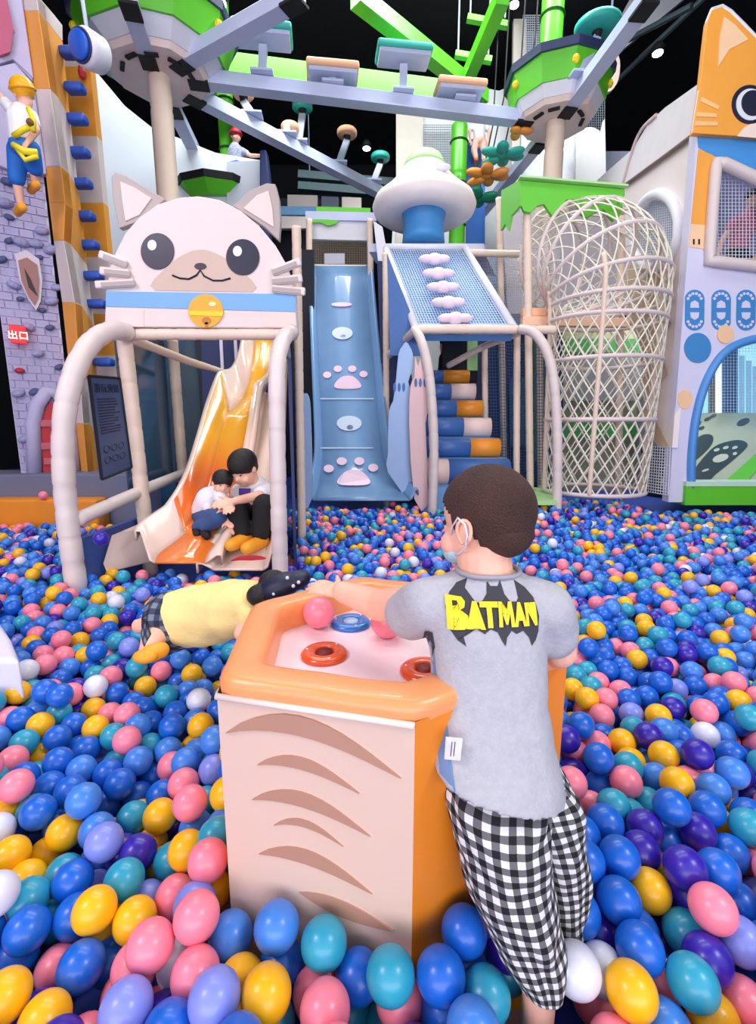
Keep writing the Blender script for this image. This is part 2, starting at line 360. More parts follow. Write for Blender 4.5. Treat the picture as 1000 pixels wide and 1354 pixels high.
# ================================================================== ORANGE / CREAM SLAB and rung ladder
sl = thing('faceted_climbing_slab', (-3.1, 5.2, 0.6), 'tall orange and cream faceted climbing slab with blue rungs', 'climbing wall')
Lf = [(28, -8), (34, 45), (45, 117), (59, 220), (70, 312), (82, 400), (89, 470), (100, 560), (108, 628)]
Mf = [(48, -8), (54, 50), (66, 118), (78, 200), (86, 268), (84, 318), (98, 392), (104, 470), (110, 560), (116, 628)]
Rf = [(72, 10), (73, 60), (78, 95), (84, 145), (93, 220), (102, 288), (106, 330), (112, 388), (119, 430), (124, 560), (128, 628)]
def yat(P, y):
    for (x0, y0), (x1, y1) in zip(P, P[1:]):
        if y <= y1 or (x1, y1) == P[-1]: return x0 + (x1 - x0) * (y - y0) / (y1 - y0)
bands = [(-8, 14, 'c'), (14, 117, 'o'), (117, 220, 'c'), (220, 268, 'o'), (268, 318, 'o'), (318, 400, 'c'), (400, 500, 'o'), (500, 560, 'c'), (560, 628, 'o')]
for y0, y1, k in bands:
    sk = lambda y, d: y + d
    P = []
    for (E, Y) in ((Lf, 5.12), (Mf, 4.98), (Rf, 5.3)): P.append((E, Y))
    for (E0, Y0), (E1, Y1), lab, dd in ((P[0], P[1], 'facet', 0), (P[1], P[2], 'facet', 14)):
        a = pt(yat(E0, y0 + dd * 0), y0, Y0); b = pt(yat(E1, y0 + dd), y0 + dd * 2, Y1); c = pt(yat(E1, y1 + dd), min(y1 + dd * 2, 640), Y1); d = pt(yat(E0, y1), y1, Y0)
        if k == 'o' or dd == 0 or True:
            O('facet', hexa([a, b, c, d], [v + Vector((0, .12, 0)) for v in (a, b, c, d)]), orangep if k == 'o' else cream, sl, bev=0.006)
rw = [(66, 'c'), (88, 'o'), (180, 'c'), (268, 'o'), (340, 'c'), (415, 'o'), (470, 'c'), (540, 'o'), (640, 'c')]
RE = [(100, -10), (116, 60), (124, 135), (130, 200), (142, 325), (152, 430), (165, 640)]
prev = 60
for y1, k in rw[1:]:
    a, b, c, d = pt(yat(RE, prev) - 52, prev, 5.75), pt(yat(RE, prev), prev, 5.62), pt(yat(RE, y1), y1, 5.62), pt(yat(RE, y1) - 52, y1, 5.75)
    O('back_panel', hexa([a, b, c, d], [v + Vector((0, .1, 0)) for v in (a, b, c, d)]), cream if k == 'o' else orangep, sl); prev = y1
for x, y in [(88, 70), (95, 117), (98, 158), (101, 202), (104, 243), (108, 286), (113, 324), (119, 365), (124, 402), (128, 438), (133, 479)]:
    a = pt(x - 8, y, 5.35); b = pt(x + 17, y, 5.35)
    O('rung', bar(a, b, 0.12, 0.085), rungm, sl, bev=0.03)
O('sensor', ell(pt(108, 95, 5.6), (.04, .03, .07), 8), red, sl, label='small dark red hold')
# belay device
bd = thing('belay_device', pt(113, 62, 5.2), 'white drum with a blue round face hanging under the ceiling', 'belay device')
ax = Vector((-0.35, -1, -0.25)).normalized(); c0 = pt(118, 66, 5.25)
O('drum', lathe([(0.11, -0.16), (0.15, -0.12), (0.16, 0.05), (0.13, 0.1)], c0, 24, ax), white, bd, smooth=True)
O('face_disc', lathe([(0.115, 0.1), (0.115, 0.125), (0.1, 0.135)], c0, 24, ax), mat('disc_blue', (30, 90, 200), 0.35), bd, smooth=True)
O('face_ring', tube([c0 + ax * 0.1 + (ax.orthogonal().normalized() * math.cos(a) + ax.cross(ax.orthogonal()).normalized() * math.sin(a)) * 0.125 for a in [k * math.pi / 12 for k in range(24)]], 0.012, 6, True), navy, bd, smooth=True)
O('hanger', tube([c0 + Vector((0, 0, .14)), c0 + Vector((-.02, 0, .4)), c0 + Vector((-.5, .2, 1.0))], 0.018, 6), steel, bd, smooth=True)

# ================================================================== ROPE COURSE: hubs, columns, beams
HZ = CZ + 4.5
def octo(c, r, n=10, a0=0.0): return [Vector((c.x + r * math.cos(a0 + 2 * math.pi * k / n), c.y + r * math.sin(a0 + 2 * math.pi * k / n), c.z)) for k in range(n)]
def frust(c, r0, r1, z0, z1, n=10, a0=.3):
    a = octo(Vector((c.x, c.y, z0)), r0, n, a0); b = octo(Vector((c.x, c.y, z1)), r1, n, a0)
    return (a + b, [tuple(range(n))[::-1], tuple(range(n, 2 * n))] + [(k, (k + 1) % n, n + (k + 1) % n, n + k) for k in range(n)])
HL = ph(211, 103, HZ); HR = ph(735, 163, HZ)
for c, r, lb, ro in ((HL, .60, 'round rope course station with green rim on the column behind the cat', .98), (HR, .52, 'round rope course station with green rim above the net tower', .74)):
    t = thing('rope_course_station', (c.x, c.y, 0), lb, 'platform')
    O('column', foam([(c.x, c.y, 0), (c.x, c.y, HZ)], 0.14, 1.3, 20), creamd, t, smooth=True)
    O('underside', frust(c, r, r * 1.08, HZ, HZ + .06), pinkc, t)
    O('white_band', frust(c, r * 1.1, r * .4 + ro * .6, HZ + .06, HZ + .2), white, t)
    O('green_rim', frust(c, r * .36 + ro * .66, ro, HZ + .2, HZ + .52), green, t)
    O('top_edge', frust(c, ro + .04, ro + .05, HZ + .52, HZ + .62), mat('slate_edge', (44, 54, 92), 0.5), t)
    for k in range(5):
        a = 0.3 + (k * 2 + 1) * math.pi * .2; q = Vector((c.x + (ro - .03) * math.cos(a), c.y + (ro - .03) * math.sin(a), HZ + .38))
        O('star_patch', ell(q, .055, 8), yellow, t)
    for k in range(5):
        a = -2.6 + k * .62; q = Vector((c.x + r * .72 * math.cos(a), c.y + r * .72 * math.sin(a), HZ - .01))
        O('bracket', box(q, (.16, .05, .03), a + 1.57), black, t)
BM = [((250, 100), (702, 156), 'grey steel beam crossing between both stations carrying stepping boards'),
      ((246, 118), (520, 262), 'grey steel beam sloping to the mushroom carrying round steps'),
      ((232, 82), (400, -12), 'grey steel beam rising from the first station to the ceiling edge'),
      ((199, 80), (168, -12), 'short grey steel beam above the column behind the cat'),
      ((226, 132), (290, 262), 'grey steel beam running down behind the cat ear'),
      ((746, 146), (862, -12), 'grey steel beam from the station above the net tower to the frame edge'),
      ((716, 182), (622, 298), 'grey steel beam running down from the tower station to the mushroom')]
for a, b, lb in BM:
    A_, B_ = ph(*a, HZ + .1), ph(*b, HZ + .1)
    t = thing('rope_course_beam', (A_ + B_) / 2, lb, 'beam', 'rope course beams')
    O('box_section', bar(A_, B_, .13, .16), steel, t, bev=0.01)
    d = (B_ - A_).normalized()
    O('flange', bar(A_ + Vector((0, 0, -.095)), B_ + Vector((0, 0, -.095)), .19, .02), steel, t)
    for s, e in ((A_, 1), (B_, -1)): O('end_plate', box(s + d * e * .12 + Vector((0, 0, -.1)), (.26, .2, .03), math.atan2(d.y, d.x)), black, t)
def stepper(px, py, top, kind, m, lb, rx=.3, H=.5, base=None):
    bpos = ph(px, py, HZ + .2); tp = pt(*top, bpos.y + (0.0 if kind != 'r' else 0.1))
    t = thing('stepping_board' if kind == 'b' else 'stepping_disc', bpos, lb, 'step', 'rope course steps')
    O('foot_plate', box(bpos, (.3, .22, .03), .1), steel, t, bev=.005)
    st = tp - Vector((0, 0, .07))
    if (tp - bpos).length > .22: O('stem', bar(bpos, st, .11, .07, Vector((0, 1, 0))), steel, t, bev=.008)
    else: O('stem', box(bpos + Vector((0, 0, .06)), (.1, .1, .12)), steel, t)
    if kind == 'b':
        O('board', box(tp, (rx * 2, .34, .06), .12), steel, t, bev=.01); O('foam_edge', box(tp + Vector((0, 0, .06)), (rx * 2 + .06, .42, .09), .12), m, t, bev=.03)
    else:
        O('disc', lathe([(rx * .9, 0), (rx, .02), (rx, .08), (rx * .9, .1)], tp, 24), m, t, smooth=True); O('hub', lathe([(.05, -.07), (.07, 0.01)], tp, 12), black, t)
stepper(347, 98, (348, 52), 'b', teal, 'teal edged stepping board nearest the first station', .36)
stepper(440, 112, (440, 102), 'b', peach, 'peach stepping board lying between the two teal boards', .33)
stepper(533, 122, (534, 78), 'b', teal, 'teal edged stepping board in the middle of the crossing beam', .36)
stepper(614, 132, (608, 124), 'b', peach, 'peach stepping board nearest the station over the net tower', .33)
stepper(395, 188, (400, 145), 'r', teal, 'first round teal step on the beam to the mushroom', .17)
stepper(448, 216, (459, 180), 'r', peach, 'round peach step between two teal discs', .18)
stepper(494, 240, (503, 212), 'r', teal, 'round teal step next to the mushroom', .18)
stepper(334, 152, (322, 128), 'r', peach, 'round peach step nearest the first station', .16)
stepper(380, 178, (384, 174), 'r', peach, 'low round peach step behind the first teal disc', .15)
stepper(768, 100, (790, 42), 'r', teal, 'large round teal step on the beam above the net tower', .3)
# green bamboo like posts
def gpost(px, y0, y1, Y, r, lb):
    a = pt(px, y0, Y); b = pt(px, y1, Y); b.x = a.x; b.y = a.y
    t = thing('green_post', (a.x, a.y, min(a.z, b.z)), lb, 'post'); O('pipe', foam([a, b], r, .9, 18), greend, t, smooth=True)
    zz = b.z
    while zz < a.z - .4: zz += .75; O('joint_ring', tube([Vector((a.x + r * 1.05 * math.cos(q), a.y + r * 1.05 * math.sin(q), zz)) for q in [k * math.pi / 8 for k in range(16)]], .018, 5, True), mat('dark_green', (30, 84, 30), .5), t)
gpost(290, -20, 262, 9.2, .13, 'lime green post beside the small climber in a red helmet')
gpost(608, 165, 640, 10.5, .16, 'lime green post behind the mushroom')
gpost(733, -20, 100, HR.y, .16, 'lime green post standing on the station above the net tower')
t = thing('rope_course_platform', pt(290, 262, 9.2), 'small green edged platform under the climber in a red helmet', 'platform')
q = pt(290, 262, 9.2); O('rim', frust(q, .55, .7, q.z - .15, q.z + .02), green, t); O('deck', frust(q, .72, .74, q.z + .02, q.z + .12), black, t)
# ladder-like trapeze bars
for k, (x0, y0, x1, y1) in enumerate([(618, 24, 672, 34), (602, 72, 650, 80)]):
    t = thing('trapeze_bar', pt((x0 + x1) / 2, y0, 9), ['upper lime green trapeze bar hanging on ropes', 'lower lime green trapeze bar hanging on ropes'][k], 'bar', 'trapeze bars')
    O('bar', bar(pt(x0, y0, 9), pt(x1, y1, 9), .1, .08), green, t)
    for x in (x0 + 4, x1 - 4): p = pt(x, y0, 9); O('rope', tube([p, p + Vector((0, 0, 1.0)), p + Vector((0.02, 0, 2.5))], .015, 5), netd, t)

# back structures
rt = thing('rear_play_tower', pt(610, 620, 11.5), 'white rounded play tower with grey netting behind the mushroom', 'play tower')
O('rounded_wall', board(smooth2([(522, 622), (524, 230), (536, 170), (552, 135), (600, 120), (660, 120), (690, 160), (690, 622)], 3), 11.6, .1), mat('tower_white', (236, 238, 238), .6), rt)
O('safety_net', net(pt(560, 165, 11.4), pt(600, 165, 11.4), pt(600, 290, 11.4), pt(560, 290, 11.4), 16, 40, .006), netd, rt, kind='stuff')
O('wall_band', board([(524, 150), (560, 150), (560, 330), (524, 330)], 11.5, .05), mat('tower_cream', (232, 222, 208), .6), rt)
nt2 = thing('netted_tower', pt(700, 620, 10.9), 'narrow cream tower with pale net beside the upper green post', 'play tower')
O('cream_strip', board([(680, -10), (696, -10), (696, 622), (672, 622)], 11, .1), mat('tower_cream', (226, 214, 196), .6), nt2)
O('safety_net', net(pt(692, 20, 10.8), pt(722, 20, 10.8), pt(722, 130, 10.8), pt(692, 130, 10.8), 12, 36, .006), netw, nt2, kind='stuff')
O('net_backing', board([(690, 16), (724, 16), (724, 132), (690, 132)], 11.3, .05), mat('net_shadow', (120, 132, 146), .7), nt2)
O('pale_wall', board(smooth2([(690, 640), (690, 170), (705, 150), (760, 150), (762, 640)], 2), 9.6, .1), white, label='white wall behind the column of the farther station', cat='wall panel')
O('pale_wall', board(smooth2([(762, 640), (762, 190), (768, 173), (782, 168), (796, 176), (801, 195), (801, 640)], 3), 9.2, .1), mat('soft_white', (236, 236, 234), .6), label='round topped white board beside the sloped roof', cat='wall panel')
hb2 = thing('hanging_board', pt(805, 118, 10), 'cream rounded board and grey net hanging behind the large teal step', 'board')
O('rounded_board', board(smooth2([(795, 118), (790, 80), (796, 66), (812, 66), (820, 80), (818, 105), (808, 120)], 3), 10, .1), creamd, hb2)
O('safety_net', net(pt(766, 60, 10.1), pt(800, 60, 10.1), pt(800, 178, 10.1), pt(766, 178, 10.1), 12, 36, .006), netd, hb2, kind='stuff')
p_ = pt(805, 70, 10.05); O('hanger', [tube([p_, Vector((p_.x, p_.y, 9.0))], .02, 6), bar(pt(764, 60, 10.1), pt(806, 60, 10.1), .05, .05)], steel, hb2)
O('roof_panel_board', board([(838, -10), (915, -10), (806, 80), (790, 80)], 10.5, .1), mat('roof_grey', (196, 198, 204), .6), hb2, label='pale triangular roof board')
bl_ = thing('rear_balcony', pt(420, 620, 10), 'row of cream and grey balcony boards above the long blue slide', 'balcony')
for k, (x0, x1, y0, y1, m_) in enumerate([(380, 420, 257, 274, cream), (425, 448, 259, 275, grey), (452, 478, 260, 276, cream), (352, 418, 272, 284, skyb), (345, 405, 285, 302, cream)]):
    O('balcony_board', board([(x0, y0), (x1, y0 + 1), (x1, y1), (x0, y1)], 10 - k * .05, .1), m_, bl_, bev=.01)
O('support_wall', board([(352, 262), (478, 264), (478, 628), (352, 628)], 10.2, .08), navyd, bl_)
O('bastion_block', board([(300, 214), (344, 212), (346, 635), (300, 635)], 8.72, .2), mat('block_grey', (200, 206, 214), .6), label='pale grey block beside the climber in a red helmet', cat='block')
O('padded_post', board([(343, 198), (352, 197), (358, 250), (352, 640), (344, 640)], 8.5, .2), navy, label='dark blue padded post the small climber holds', cat='post', bev=.03)

# hanging flower steps
for k, (x, y, r, m_, lb) in enumerate([(682, 172, 22, mat('orange_foam', (250, 160, 70), .45), 'flat orange foam step hanging under the grey beam'), (665, 205, 27, teal, 'teal flower shaped foam step hung on a cord'), (645, 232, 27, mat('orange_foam', (250, 160, 70)), 'orange flower shaped foam step below the teal one'), (632, 262, 26, mat('deep_teal', (30, 150, 110), .45), 'lowest green flower shaped step behind the mushroom')]):
    Y = 8.2 + k * .35; c = pt(x, y, Y); t = thing('flower_step', c, lb, 'step', 'hanging flower steps'); s = r * Y / F
    for j in range(6 if k else 2):
        a = j * math.pi / 3 + .3; d = Vector((math.cos(a), math.sin(a) * .9, .12 * math.sin(a * 2)))
        O('petal', ell(c + d * s * .6, (s * .44, s * .27, s * .16), 14, 8, Matrix.Rotation(math.atan2(d.y, d.x), 3, 'Z')), m_, t, smooth=True)
    O('centre', ell(c, (s * .3, s * .3, s * .13), 12), m_, t, smooth=True)
    O('cord', tube([c, c + Vector((.2, -.1, 1.1)), Vector((c.x + .25, c.y - .1, 9.0))], .012, 5), black, t)

# ================================================================== CAT FACE BOARD (plain cat sign)
YC = 3.25
cf = thing('cat_face_board', pt(265, 436, YC), 'large cream cat face signboard with blue collar over the slide', 'sign')
O('back_board', board([(138, 432), (140, 384), (146, 350), (155, 328), (166, 307), (184, 287), (208, 270), (236, 261), (262, 259), (290, 264), (318, 278), (344, 300), (364, 324), (378, 348), (390, 386), (393, 434)], YC, .09), cream, cf, bev=.008)
for nm, P, Q in (('ear', [(157, 302), (149, 262), (147, 234), (152, 227), (170, 234), (196, 250), (218, 263), (190, 290)], [(166, 292), (162, 268), (159, 240), (178, 248), (200, 262), (184, 284)]), ('ear', [(308, 272), (330, 252), (352, 242), (364, 243), (369, 262), (371, 290), (369, 318), (350, 300)], [(322, 275), (340, 258), (355, 252), (360, 275), (362, 300), (352, 294)])):
    e = O(nm, board(P, YC + .02, .05), taup, cf, bev=.006); O('ear_lining', board(Q, YC + .012, .008), mat('ear_pink_cream', (232, 210, 202), .5), e)
def onface(name, pix, m_, k=1, par=None): return O(name, board(pix, YC - .004 * k, .004 * k + .001), m_, par or cf)
onface('muzzle_patch', smooth2([(205, 384), (222, 352), (246, 335), (266, 330), (286, 335), (312, 352), (334, 386)], 4)[:24] + [(334, 386), (205, 384)], tan)
navyeye = mat('eye_navy', (22, 26, 52), .35)
for x, y in ((208, 332), (321, 340)):
    e = onface('eye', circ(x, y, 22, 24), navyeye, 2); O('eye_glint', board(circ(x - 7, y - 8, 6, 7, 20), YC - .011, .004), white, e)
onface('nose', circ(265, 352, 8, 4.5, 20), mat('nose_brown', (60, 44, 50), .5), 2)
mp = [(228, 364), (238, 368), (250, 369), (260, 364), (265, 357), (270, 365), (282, 371), (294, 371), (305, 368)]
O('mouth', tube([pt(x, y, YC - .006) for x, y in mp], .006, 6), navyeye, cf)
for (x0, y0, x1, y1) in [(131, 336, 168, 350), (132, 358, 172, 362), (126, 377, 178, 374), (398, 346, 360, 360), (400, 368, 360, 372), (404, 386, 360, 382)]:
    O('whisker', bar(pt(x0, y0, YC - .01), pt(x1, y1, YC - .01), .03, .05), cream, cf, bev=.012)
    O('whisker_stripe', bar(pt(x0 + (x1 - x0) * .15, y0 + (y1 - y0) * .15, YC - .028), pt(x1, y1, YC - .028), .006, .026), taup, cf)
onface('collar', [(140, 385), (391, 389), (391, 412), (140, 405)], skyb, 1.5)
onface('base_patch', [(140, 408), (190, 410), (190, 432), (139, 431)], mat('base_beige', (226, 212, 206), .5)); onface('base_patch', [(345, 412), (391, 414), (391, 433), (348, 432)], mat('base_pink', (234, 208, 198), .5))
be = onface('bell', circ(272, 411, 23, 22), mat('bell_orange', (242, 172, 40), .4), 3)
O('bell_band', board([(250, 411), (295, 412), (294, 418), (251, 417)], YC - .016, .006), yellow, be); O('bell_hole', board(circ(273, 424, 6, 5, 16) , YC - .016, .006), mat('bell_brown', (196, 120, 40), .4), be)
O('bell_hole', board([(271, 426), (275, 426), (275, 432), (271, 432)], YC - .016, .006), mat('bell_brown', (196, 120, 40)), be); O('bell_glint', board(circ(281, 402, 5, 3, 14), YC - .016, .006), mat('bell_glint', (252, 226, 170), .4), be)

# frame under the cat
ff = thing('padded_entrance_frame', (-1.15, 2.9, 0), 'cream padded pipe frame around the orange slide under the cat board', 'frame')
def drop(p, z=0): return Vector((p.x, p.y, z))
a0 = pt(100, 768, 2.66)
O('arch_pipe', foam(spline([drop(a0), a0, pt(91, 700, 2.66), pt(84, 620, 2.66), pt(86, 545, 2.68), pt(101, 486, 2.76), pt(122, 452, 2.92), pt(148, 437, 3.1), pt(168, 440, 3.25)], 6), .058, .15, 18), cream, ff, smooth=True)
a0 = pt(371, 762, 2.78)
O('arch_pipe', foam(spline([drop(a0), a0, pt(369, 690, 2.78), pt(367, 600, 2.78), pt(366, 520, 2.8), pt(368, 474, 2.88), pt(376, 447, 3.05), pt(386, 439, 3.25)], 6), .048, .15, 18), cream, ff, smooth=True)
O('cross_pipe', foam([pt(155, 442, 3.28), pt(392, 442, 3.28)], .036, .13, 14), creamd, ff, smooth=True)
O('post', foam([drop(pt(194, 690, 3.3)), pt(164, 445, 3.3)], .05, .15, 14), creamd, ff, smooth=True)
O('post', foam([drop(pt(243, 640, 4.2)), pt(228, 450, 4.2)], .045, .15, 14), creamd, ff, smooth=True)
O('post', foam([drop(pt(397, 640, 3.9)), pt(392, 300, 3.9)], .035, .15, 14), creamd, ff, smooth=True)
O('diagonal_pipe', foam([pt(172, 448, 3.3), pt(250, 478, 4.0), pt(312, 498, 4.9)], .032, .06, 12), creamd, ff, smooth=True)
O('rail_pipe', foam([pt(100, 688, 2.68), pt(190, 648, 3.35), pt(243, 626, 4.15)], .042, .3, 14), cream, ff, smooth=True)
O('side_panel', hexa([Vector((-1.78, 2.72, 0)), Vector((-1.74, 4.4, 0)), Vector((-1.74, 4.4, .42)), Vector((-1.78, 2.72, .42))], [Vector((-1.74, 2.72, 0)), Vector((-1.7, 4.4, 0)), Vector((-1.7, 4.4, .42)), Vector((-1.74, 2.72, .42))]), mat('side_blue', (66, 92, 160), .5), ff)
O('navy_side_panel', hexa([Vector((-.54, 2.95, 0)), Vector((-.86, 4.7, 0)), Vector((-.86, 4.7, 2.0)), Vector((-.58, 3.2, 1.5))], [Vector((-.52, 2.95, 0)), Vector((-.84, 4.7, 0)), Vector((-.84, 4.7, 2.0)), Vector((-.56, 3.2, 1.5))]), navy, ff)
glassm = mat('smoked_glass', (70, 110, 140), .1, trans=.6)
O('glass_panel', hexa([Vector((-1.8, 3.4, .6)), Vector((-1.8, 4.9, .6)), Vector((-1.8, 4.9, 2.0)), Vector((-1.8, 3.4, 2.0))], [Vector((-1.79, 3.4, .6)), Vector((-1.79, 4.9, .6)), Vector((-1.79, 4.9, 2.0)), Vector((-1.79, 3.4, 2.0))]), glassm, ff)
O('back_wall_panel', board([(170, 440), (318, 440), (318, 660), (170, 660)], 6.3, .05), mat('inner_dark', (22, 30, 42), .6), label='dark wall far behind the orange slide', cat='wall panel')
O('teal_cabinet', board([(176, 460), (232, 470), (232, 675), (180, 675)], 5.9, .1), mat('cabinet_teal', (46, 96, 124), .4), label='dark teal tall cabinet seen through the padded frame', cat='cabinet', bev=.02)
np_ = O('navy_striped_panel', board([(266, 445), (322, 445), (322, 690), (272, 690)], 5.6, .06), navy, label='navy panel with white stripes beside the top of the orange slide', cat='wall panel')
for x in (290, 309): O('stripe', board([(x, 448), (x + 4, 448), (x + 7, 505), (x + 3, 505)], 5.58, .02), white, np_)
# notice board
nbp = [(118, 497), (158, 500), (174, 618), (135, 634)]
PX = (-1.7, 3, 0); NX = Vector((1, -0.0, 0))
q = [hit(x, y, (-1.73, 3, 0), Vector((1, .0, 0))) for x, y in nbp]
nbq = [pt(118, 497, 2.86), pt(158, 500, 3.14), pt(174, 618, 3.16), pt(135, 634, 2.88)]
nt_ = thing('notice_board', nbq[3], 'dark slate notice board with small print hung in the padded frame', 'sign')
nn = (nbq[1] - nbq[0]).cross(nbq[3] - nbq[0]).normalized(); nn = nn if nn.y < 0 else -nn
O('plate', prism(nbq, -nn * .015), mat('slate_board', (58, 76, 116), .35), nt_)
O('border', [tube([nbq[i], nbq[(i + 1) % 4]], .008, 6) for i in range(4)], black, nt_)
ink = mat('ink_dark', (24, 32, 58), .5)
def nq(u, v): return nbq[0].lerp(nbq[1], u).lerp(nbq[3].lerp(nbq[2], u), v) + nn * .003
u_ = (nbq[1] - nbq[0]).normalized(); v_ = (nbq[3] - nbq[0]).normalized(); n_ = u_.cross(-v_).normalized()
M3 = Matrix((u_, -v_, n_)).transposed().to_4x4()
text_mesh('游玩须知', .058, Matrix.Translation(nq(.5, .12)) @ M3, ink, 'heading', nt_, .001)
O('print_lines', [bar(nq(.14, .22 + k * .028), nq(.14 + random.uniform(.45, .7), .22 + k * .028), .003, .006, v_) for k in range(13)], ink, nt_, kind='stuff')
for k in range(6): O('pictogram', tube([nq(.25 + (k % 3) * .24 + .09 * math.cos(a), .72 + (k // 3) * .11 + .035 * math.sin(a)) for a in [j * math.pi / 8 for j in range(16)]], .003, 4, True), ink, nt_)

# slides
def slide(rows, hL, hR, lip=.03, n=5, inner=None, bed=None, side=None, nm='chute', par=None):
    rw_ = []
    for (xl, xr, py, Y) in rows: rw_.append((pt(xl, py, Y), pt(xr, py, Y)))
    L_ = spline([a for a, b in rw_], n); R_ = spline([b for a, b in rw_], n); m = len(L_)
    def side_h(h, i, ): t = i / (m - 1) * (len(rows) - 1); j = min(int(t), len(rows) - 2); return h[j] + (h[j + 1] - h[j]) * (t - j) if isinstance(h, list) else h
    V = []; Fb = []; K = 8
    for i in range(m):
        a, b = L_[i], R_[i]; d = (b - a).normalized(); u = Vector((0, 0, 1)); e = .04
        hl_, hr_ = side_h(hL, i), side_h(hR, i); f = d.cross(u)
        V += [a - d * (e + lip) + u * (hl_ - .06), a - d * (e + lip) + u * hl_, a - d * e + u * hl_, a + u * .02, a + d * .03, b - d * .03, b + u * .02, b + d * e + u * hr_, b + d * (e + lip) + u * hr_, b + d * (e + lip) + u * (hr_ - .06)]
    K = 10
    Fs = []; Fbd = []
    for i in range(m - 1):
        for k in range(K - 1):
            f = (i * K + k, i * K + k + 1, (i + 1) * K + k + 1, (i + 1) * K + k)
            (Fbd if k == 4 or (inner and k in (2, 3) and inner[0] <= i / n <= inner[1]) else Fs).append(f)
    o1 = O('slide_walls', (V, Fs), side, par, smooth=True); o2 = O('slide_bed', (V, Fbd), bed, par, smooth=True)
    for o in (o1, o2): s = o.modifiers.new('s', 'SOLIDIFY'); s.thickness = .012; s.offset = 0
    return o1, o2, L_, R_
obed = mat('slide_orange_gradient', (246, 168, 40), .18, .05, coat=.5)
nt = obed.node_tree; b = nt.nodes['Principled BSDF']; tc = nt.nodes.new('ShaderNodeTexCoord'); sx = nt.nodes.new('ShaderNodeSeparateXYZ'); rp = nt.nodes.new('ShaderNodeValToRGB')
nt.links.new(tc.outputs['Object'], sx.inputs[0]); mr = nt.nodes.new('ShaderNodeMapRange'); mr.inputs[1].default_value = .2; mr.inputs[2].default_value = 2.0
nt.links.new(sx.outputs['Z'], mr.inputs[0]); nt.links.new(mr.outputs[0], rp.inputs[0]); nt.links.new(rp.outputs[0], b.inputs['Base Color'])
rp.color_ramp.elements[0].color = lin((236, 128, 44)); rp.color_ramp.elements[1].color = lin((250, 186, 50))
e = rp.color_ramp.elements.new(.28); e.color = lin((226, 104, 40)); e = rp.color_ramp.elements.new(.45); e.color = lin((248, 180, 44))
gel = mat('slide_cream_gelcoat', (238, 214, 198), .22, .04, coat=.4)
os_ = thing('wavy_orange_slide', (-1.0, 3.6, 0), 'wavy fibreglass slide with orange bed and cream walls under the cat board', 'slide')
slide([(333, 364, 445, 5.3), (328, 357, 492, 4.8), (318, 350, 524, 4.6), (302, 338, 545, 4.3), (287, 328, 590, 3.95), (274, 318, 640, 3.6), (258, 312, 682, 3.25), (236, 297, 708, 3.05), (205, 282, 732, 2.88), (198, 278, 745, 2.8)], [.2, .22, .26, .34, .34, .32, .26, .2, .2, .2], [.18, .2, .22, .25, .14, .08, .08, .08, .06, .05], inner=(3, 6.6), bed=obed, side=gel, par=os_)
cs = thing('cream_slide_lane', (-.8, 3.3, 0), 'cream slide lane beside the orange bed, where the older boy sits', 'slide')
slide([(348, 372, 520, 4.6), (342, 370, 560, 4.2), (328, 366, 640, 3.6), (318, 362, 688, 3.25), (300, 360, 716, 3.05), (284, 356, 742, 2.88), (276, 354, 754, 2.8)], [.1, .1, .06, .06, .05, .04, .04], [.3, .34, .34, .3, .22, .16, .14], bed=gel, side=gel, par=cs)
for x, y, r in [(357, 598, 4), (352, 603, 3), (362, 603, 5), (348, 585, 2)]: O('paw_spot', board(circ(x, y, r, r * .7, 14), 3.95 - (y - 598) * .01, .004), mat('spot_brown', (80, 50, 30), .5), cs)
O('mouth_print', prism([ph(x, y, .355) for x, y in smooth2([(305, 742), (318, 736), (340, 735), (352, 739), (335, 741), (318, 741)], 3)], (0, 0, .003)), red, cs)
O('left_fairing', hexa([pt(134, 745, 2.82), pt(146, 706, 2.86), pt(226, 672, 3.25), pt(236, 712, 3.2)], [pt(140, 760, 2.84), pt(155, 716, 2.9), pt(236, 690, 3.3), pt(240, 735, 3.25)]), gel, os_, bev=.02)

# ---- long blue slide
bs = thing('long_blue_slide', (-.3, 6.5, 0), 'long straight pale blue slide with pink paw prints', 'slide')
rows = [(415, 486, 352, 7.7), (417, 492, 430, 7.1), (421, 500, 520, 6.4), (424, 508, 600, 5.85), (420, 524, 635, 5.6), (412, 545, 662, 5.3)]
slide(rows, .12, .12, bed=slideb, side=mat('slide_wall_blue', (116, 158, 204), .25, coat=.3), par=bs)
def bedpt(px, py):
    for (a, b, y0, Y0), (c, d, y1, Y1) in zip(rows, rows[1:]):
        if y0 <= py <= y1: 
            A_, B_ = pt(a, y0, Y0), pt(c, y1, Y1); n = Vector((1, 0, 0)).cross(B_ - A_).normalized(); n = n if n.z > 0 else -n
            return hit(px, py, A_, n) + n * .012
pawm = mat('paw_pink', (240, 206, 226), .35); bellm = mat('bell_white_blue', (206, 222, 240), .35)
def bedprint(nm, P, m_): return O(nm, prism([bedpt(x, y) for x, y in P], (0, -.006, .006)), m_, bs)
for cx, cy, s in ((460, 507, 1), (468, 633, 1.22)):
    bedprint('paw_print', smooth2([(cx - 18 * s, cy + 4 * s), (cx - 10 * s, cy - 6 * s), (cx, cy - 9 * s), (cx + 10 * s, cy - 6 * s), (cx + 18 * s, cy + 4 * s), (cx + 12 * s, cy + 8 * s), (cx - 12 * s, cy + 8 * s)], 3), pawm)
    for dx, dy in ((-27, -10), (-13, -18), (6, -18), (21, -11)): bedprint('toe_print', circ(cx + dx * s, cy + dy * s, 5.5 * s, 4.2 * s, 16), pawm)
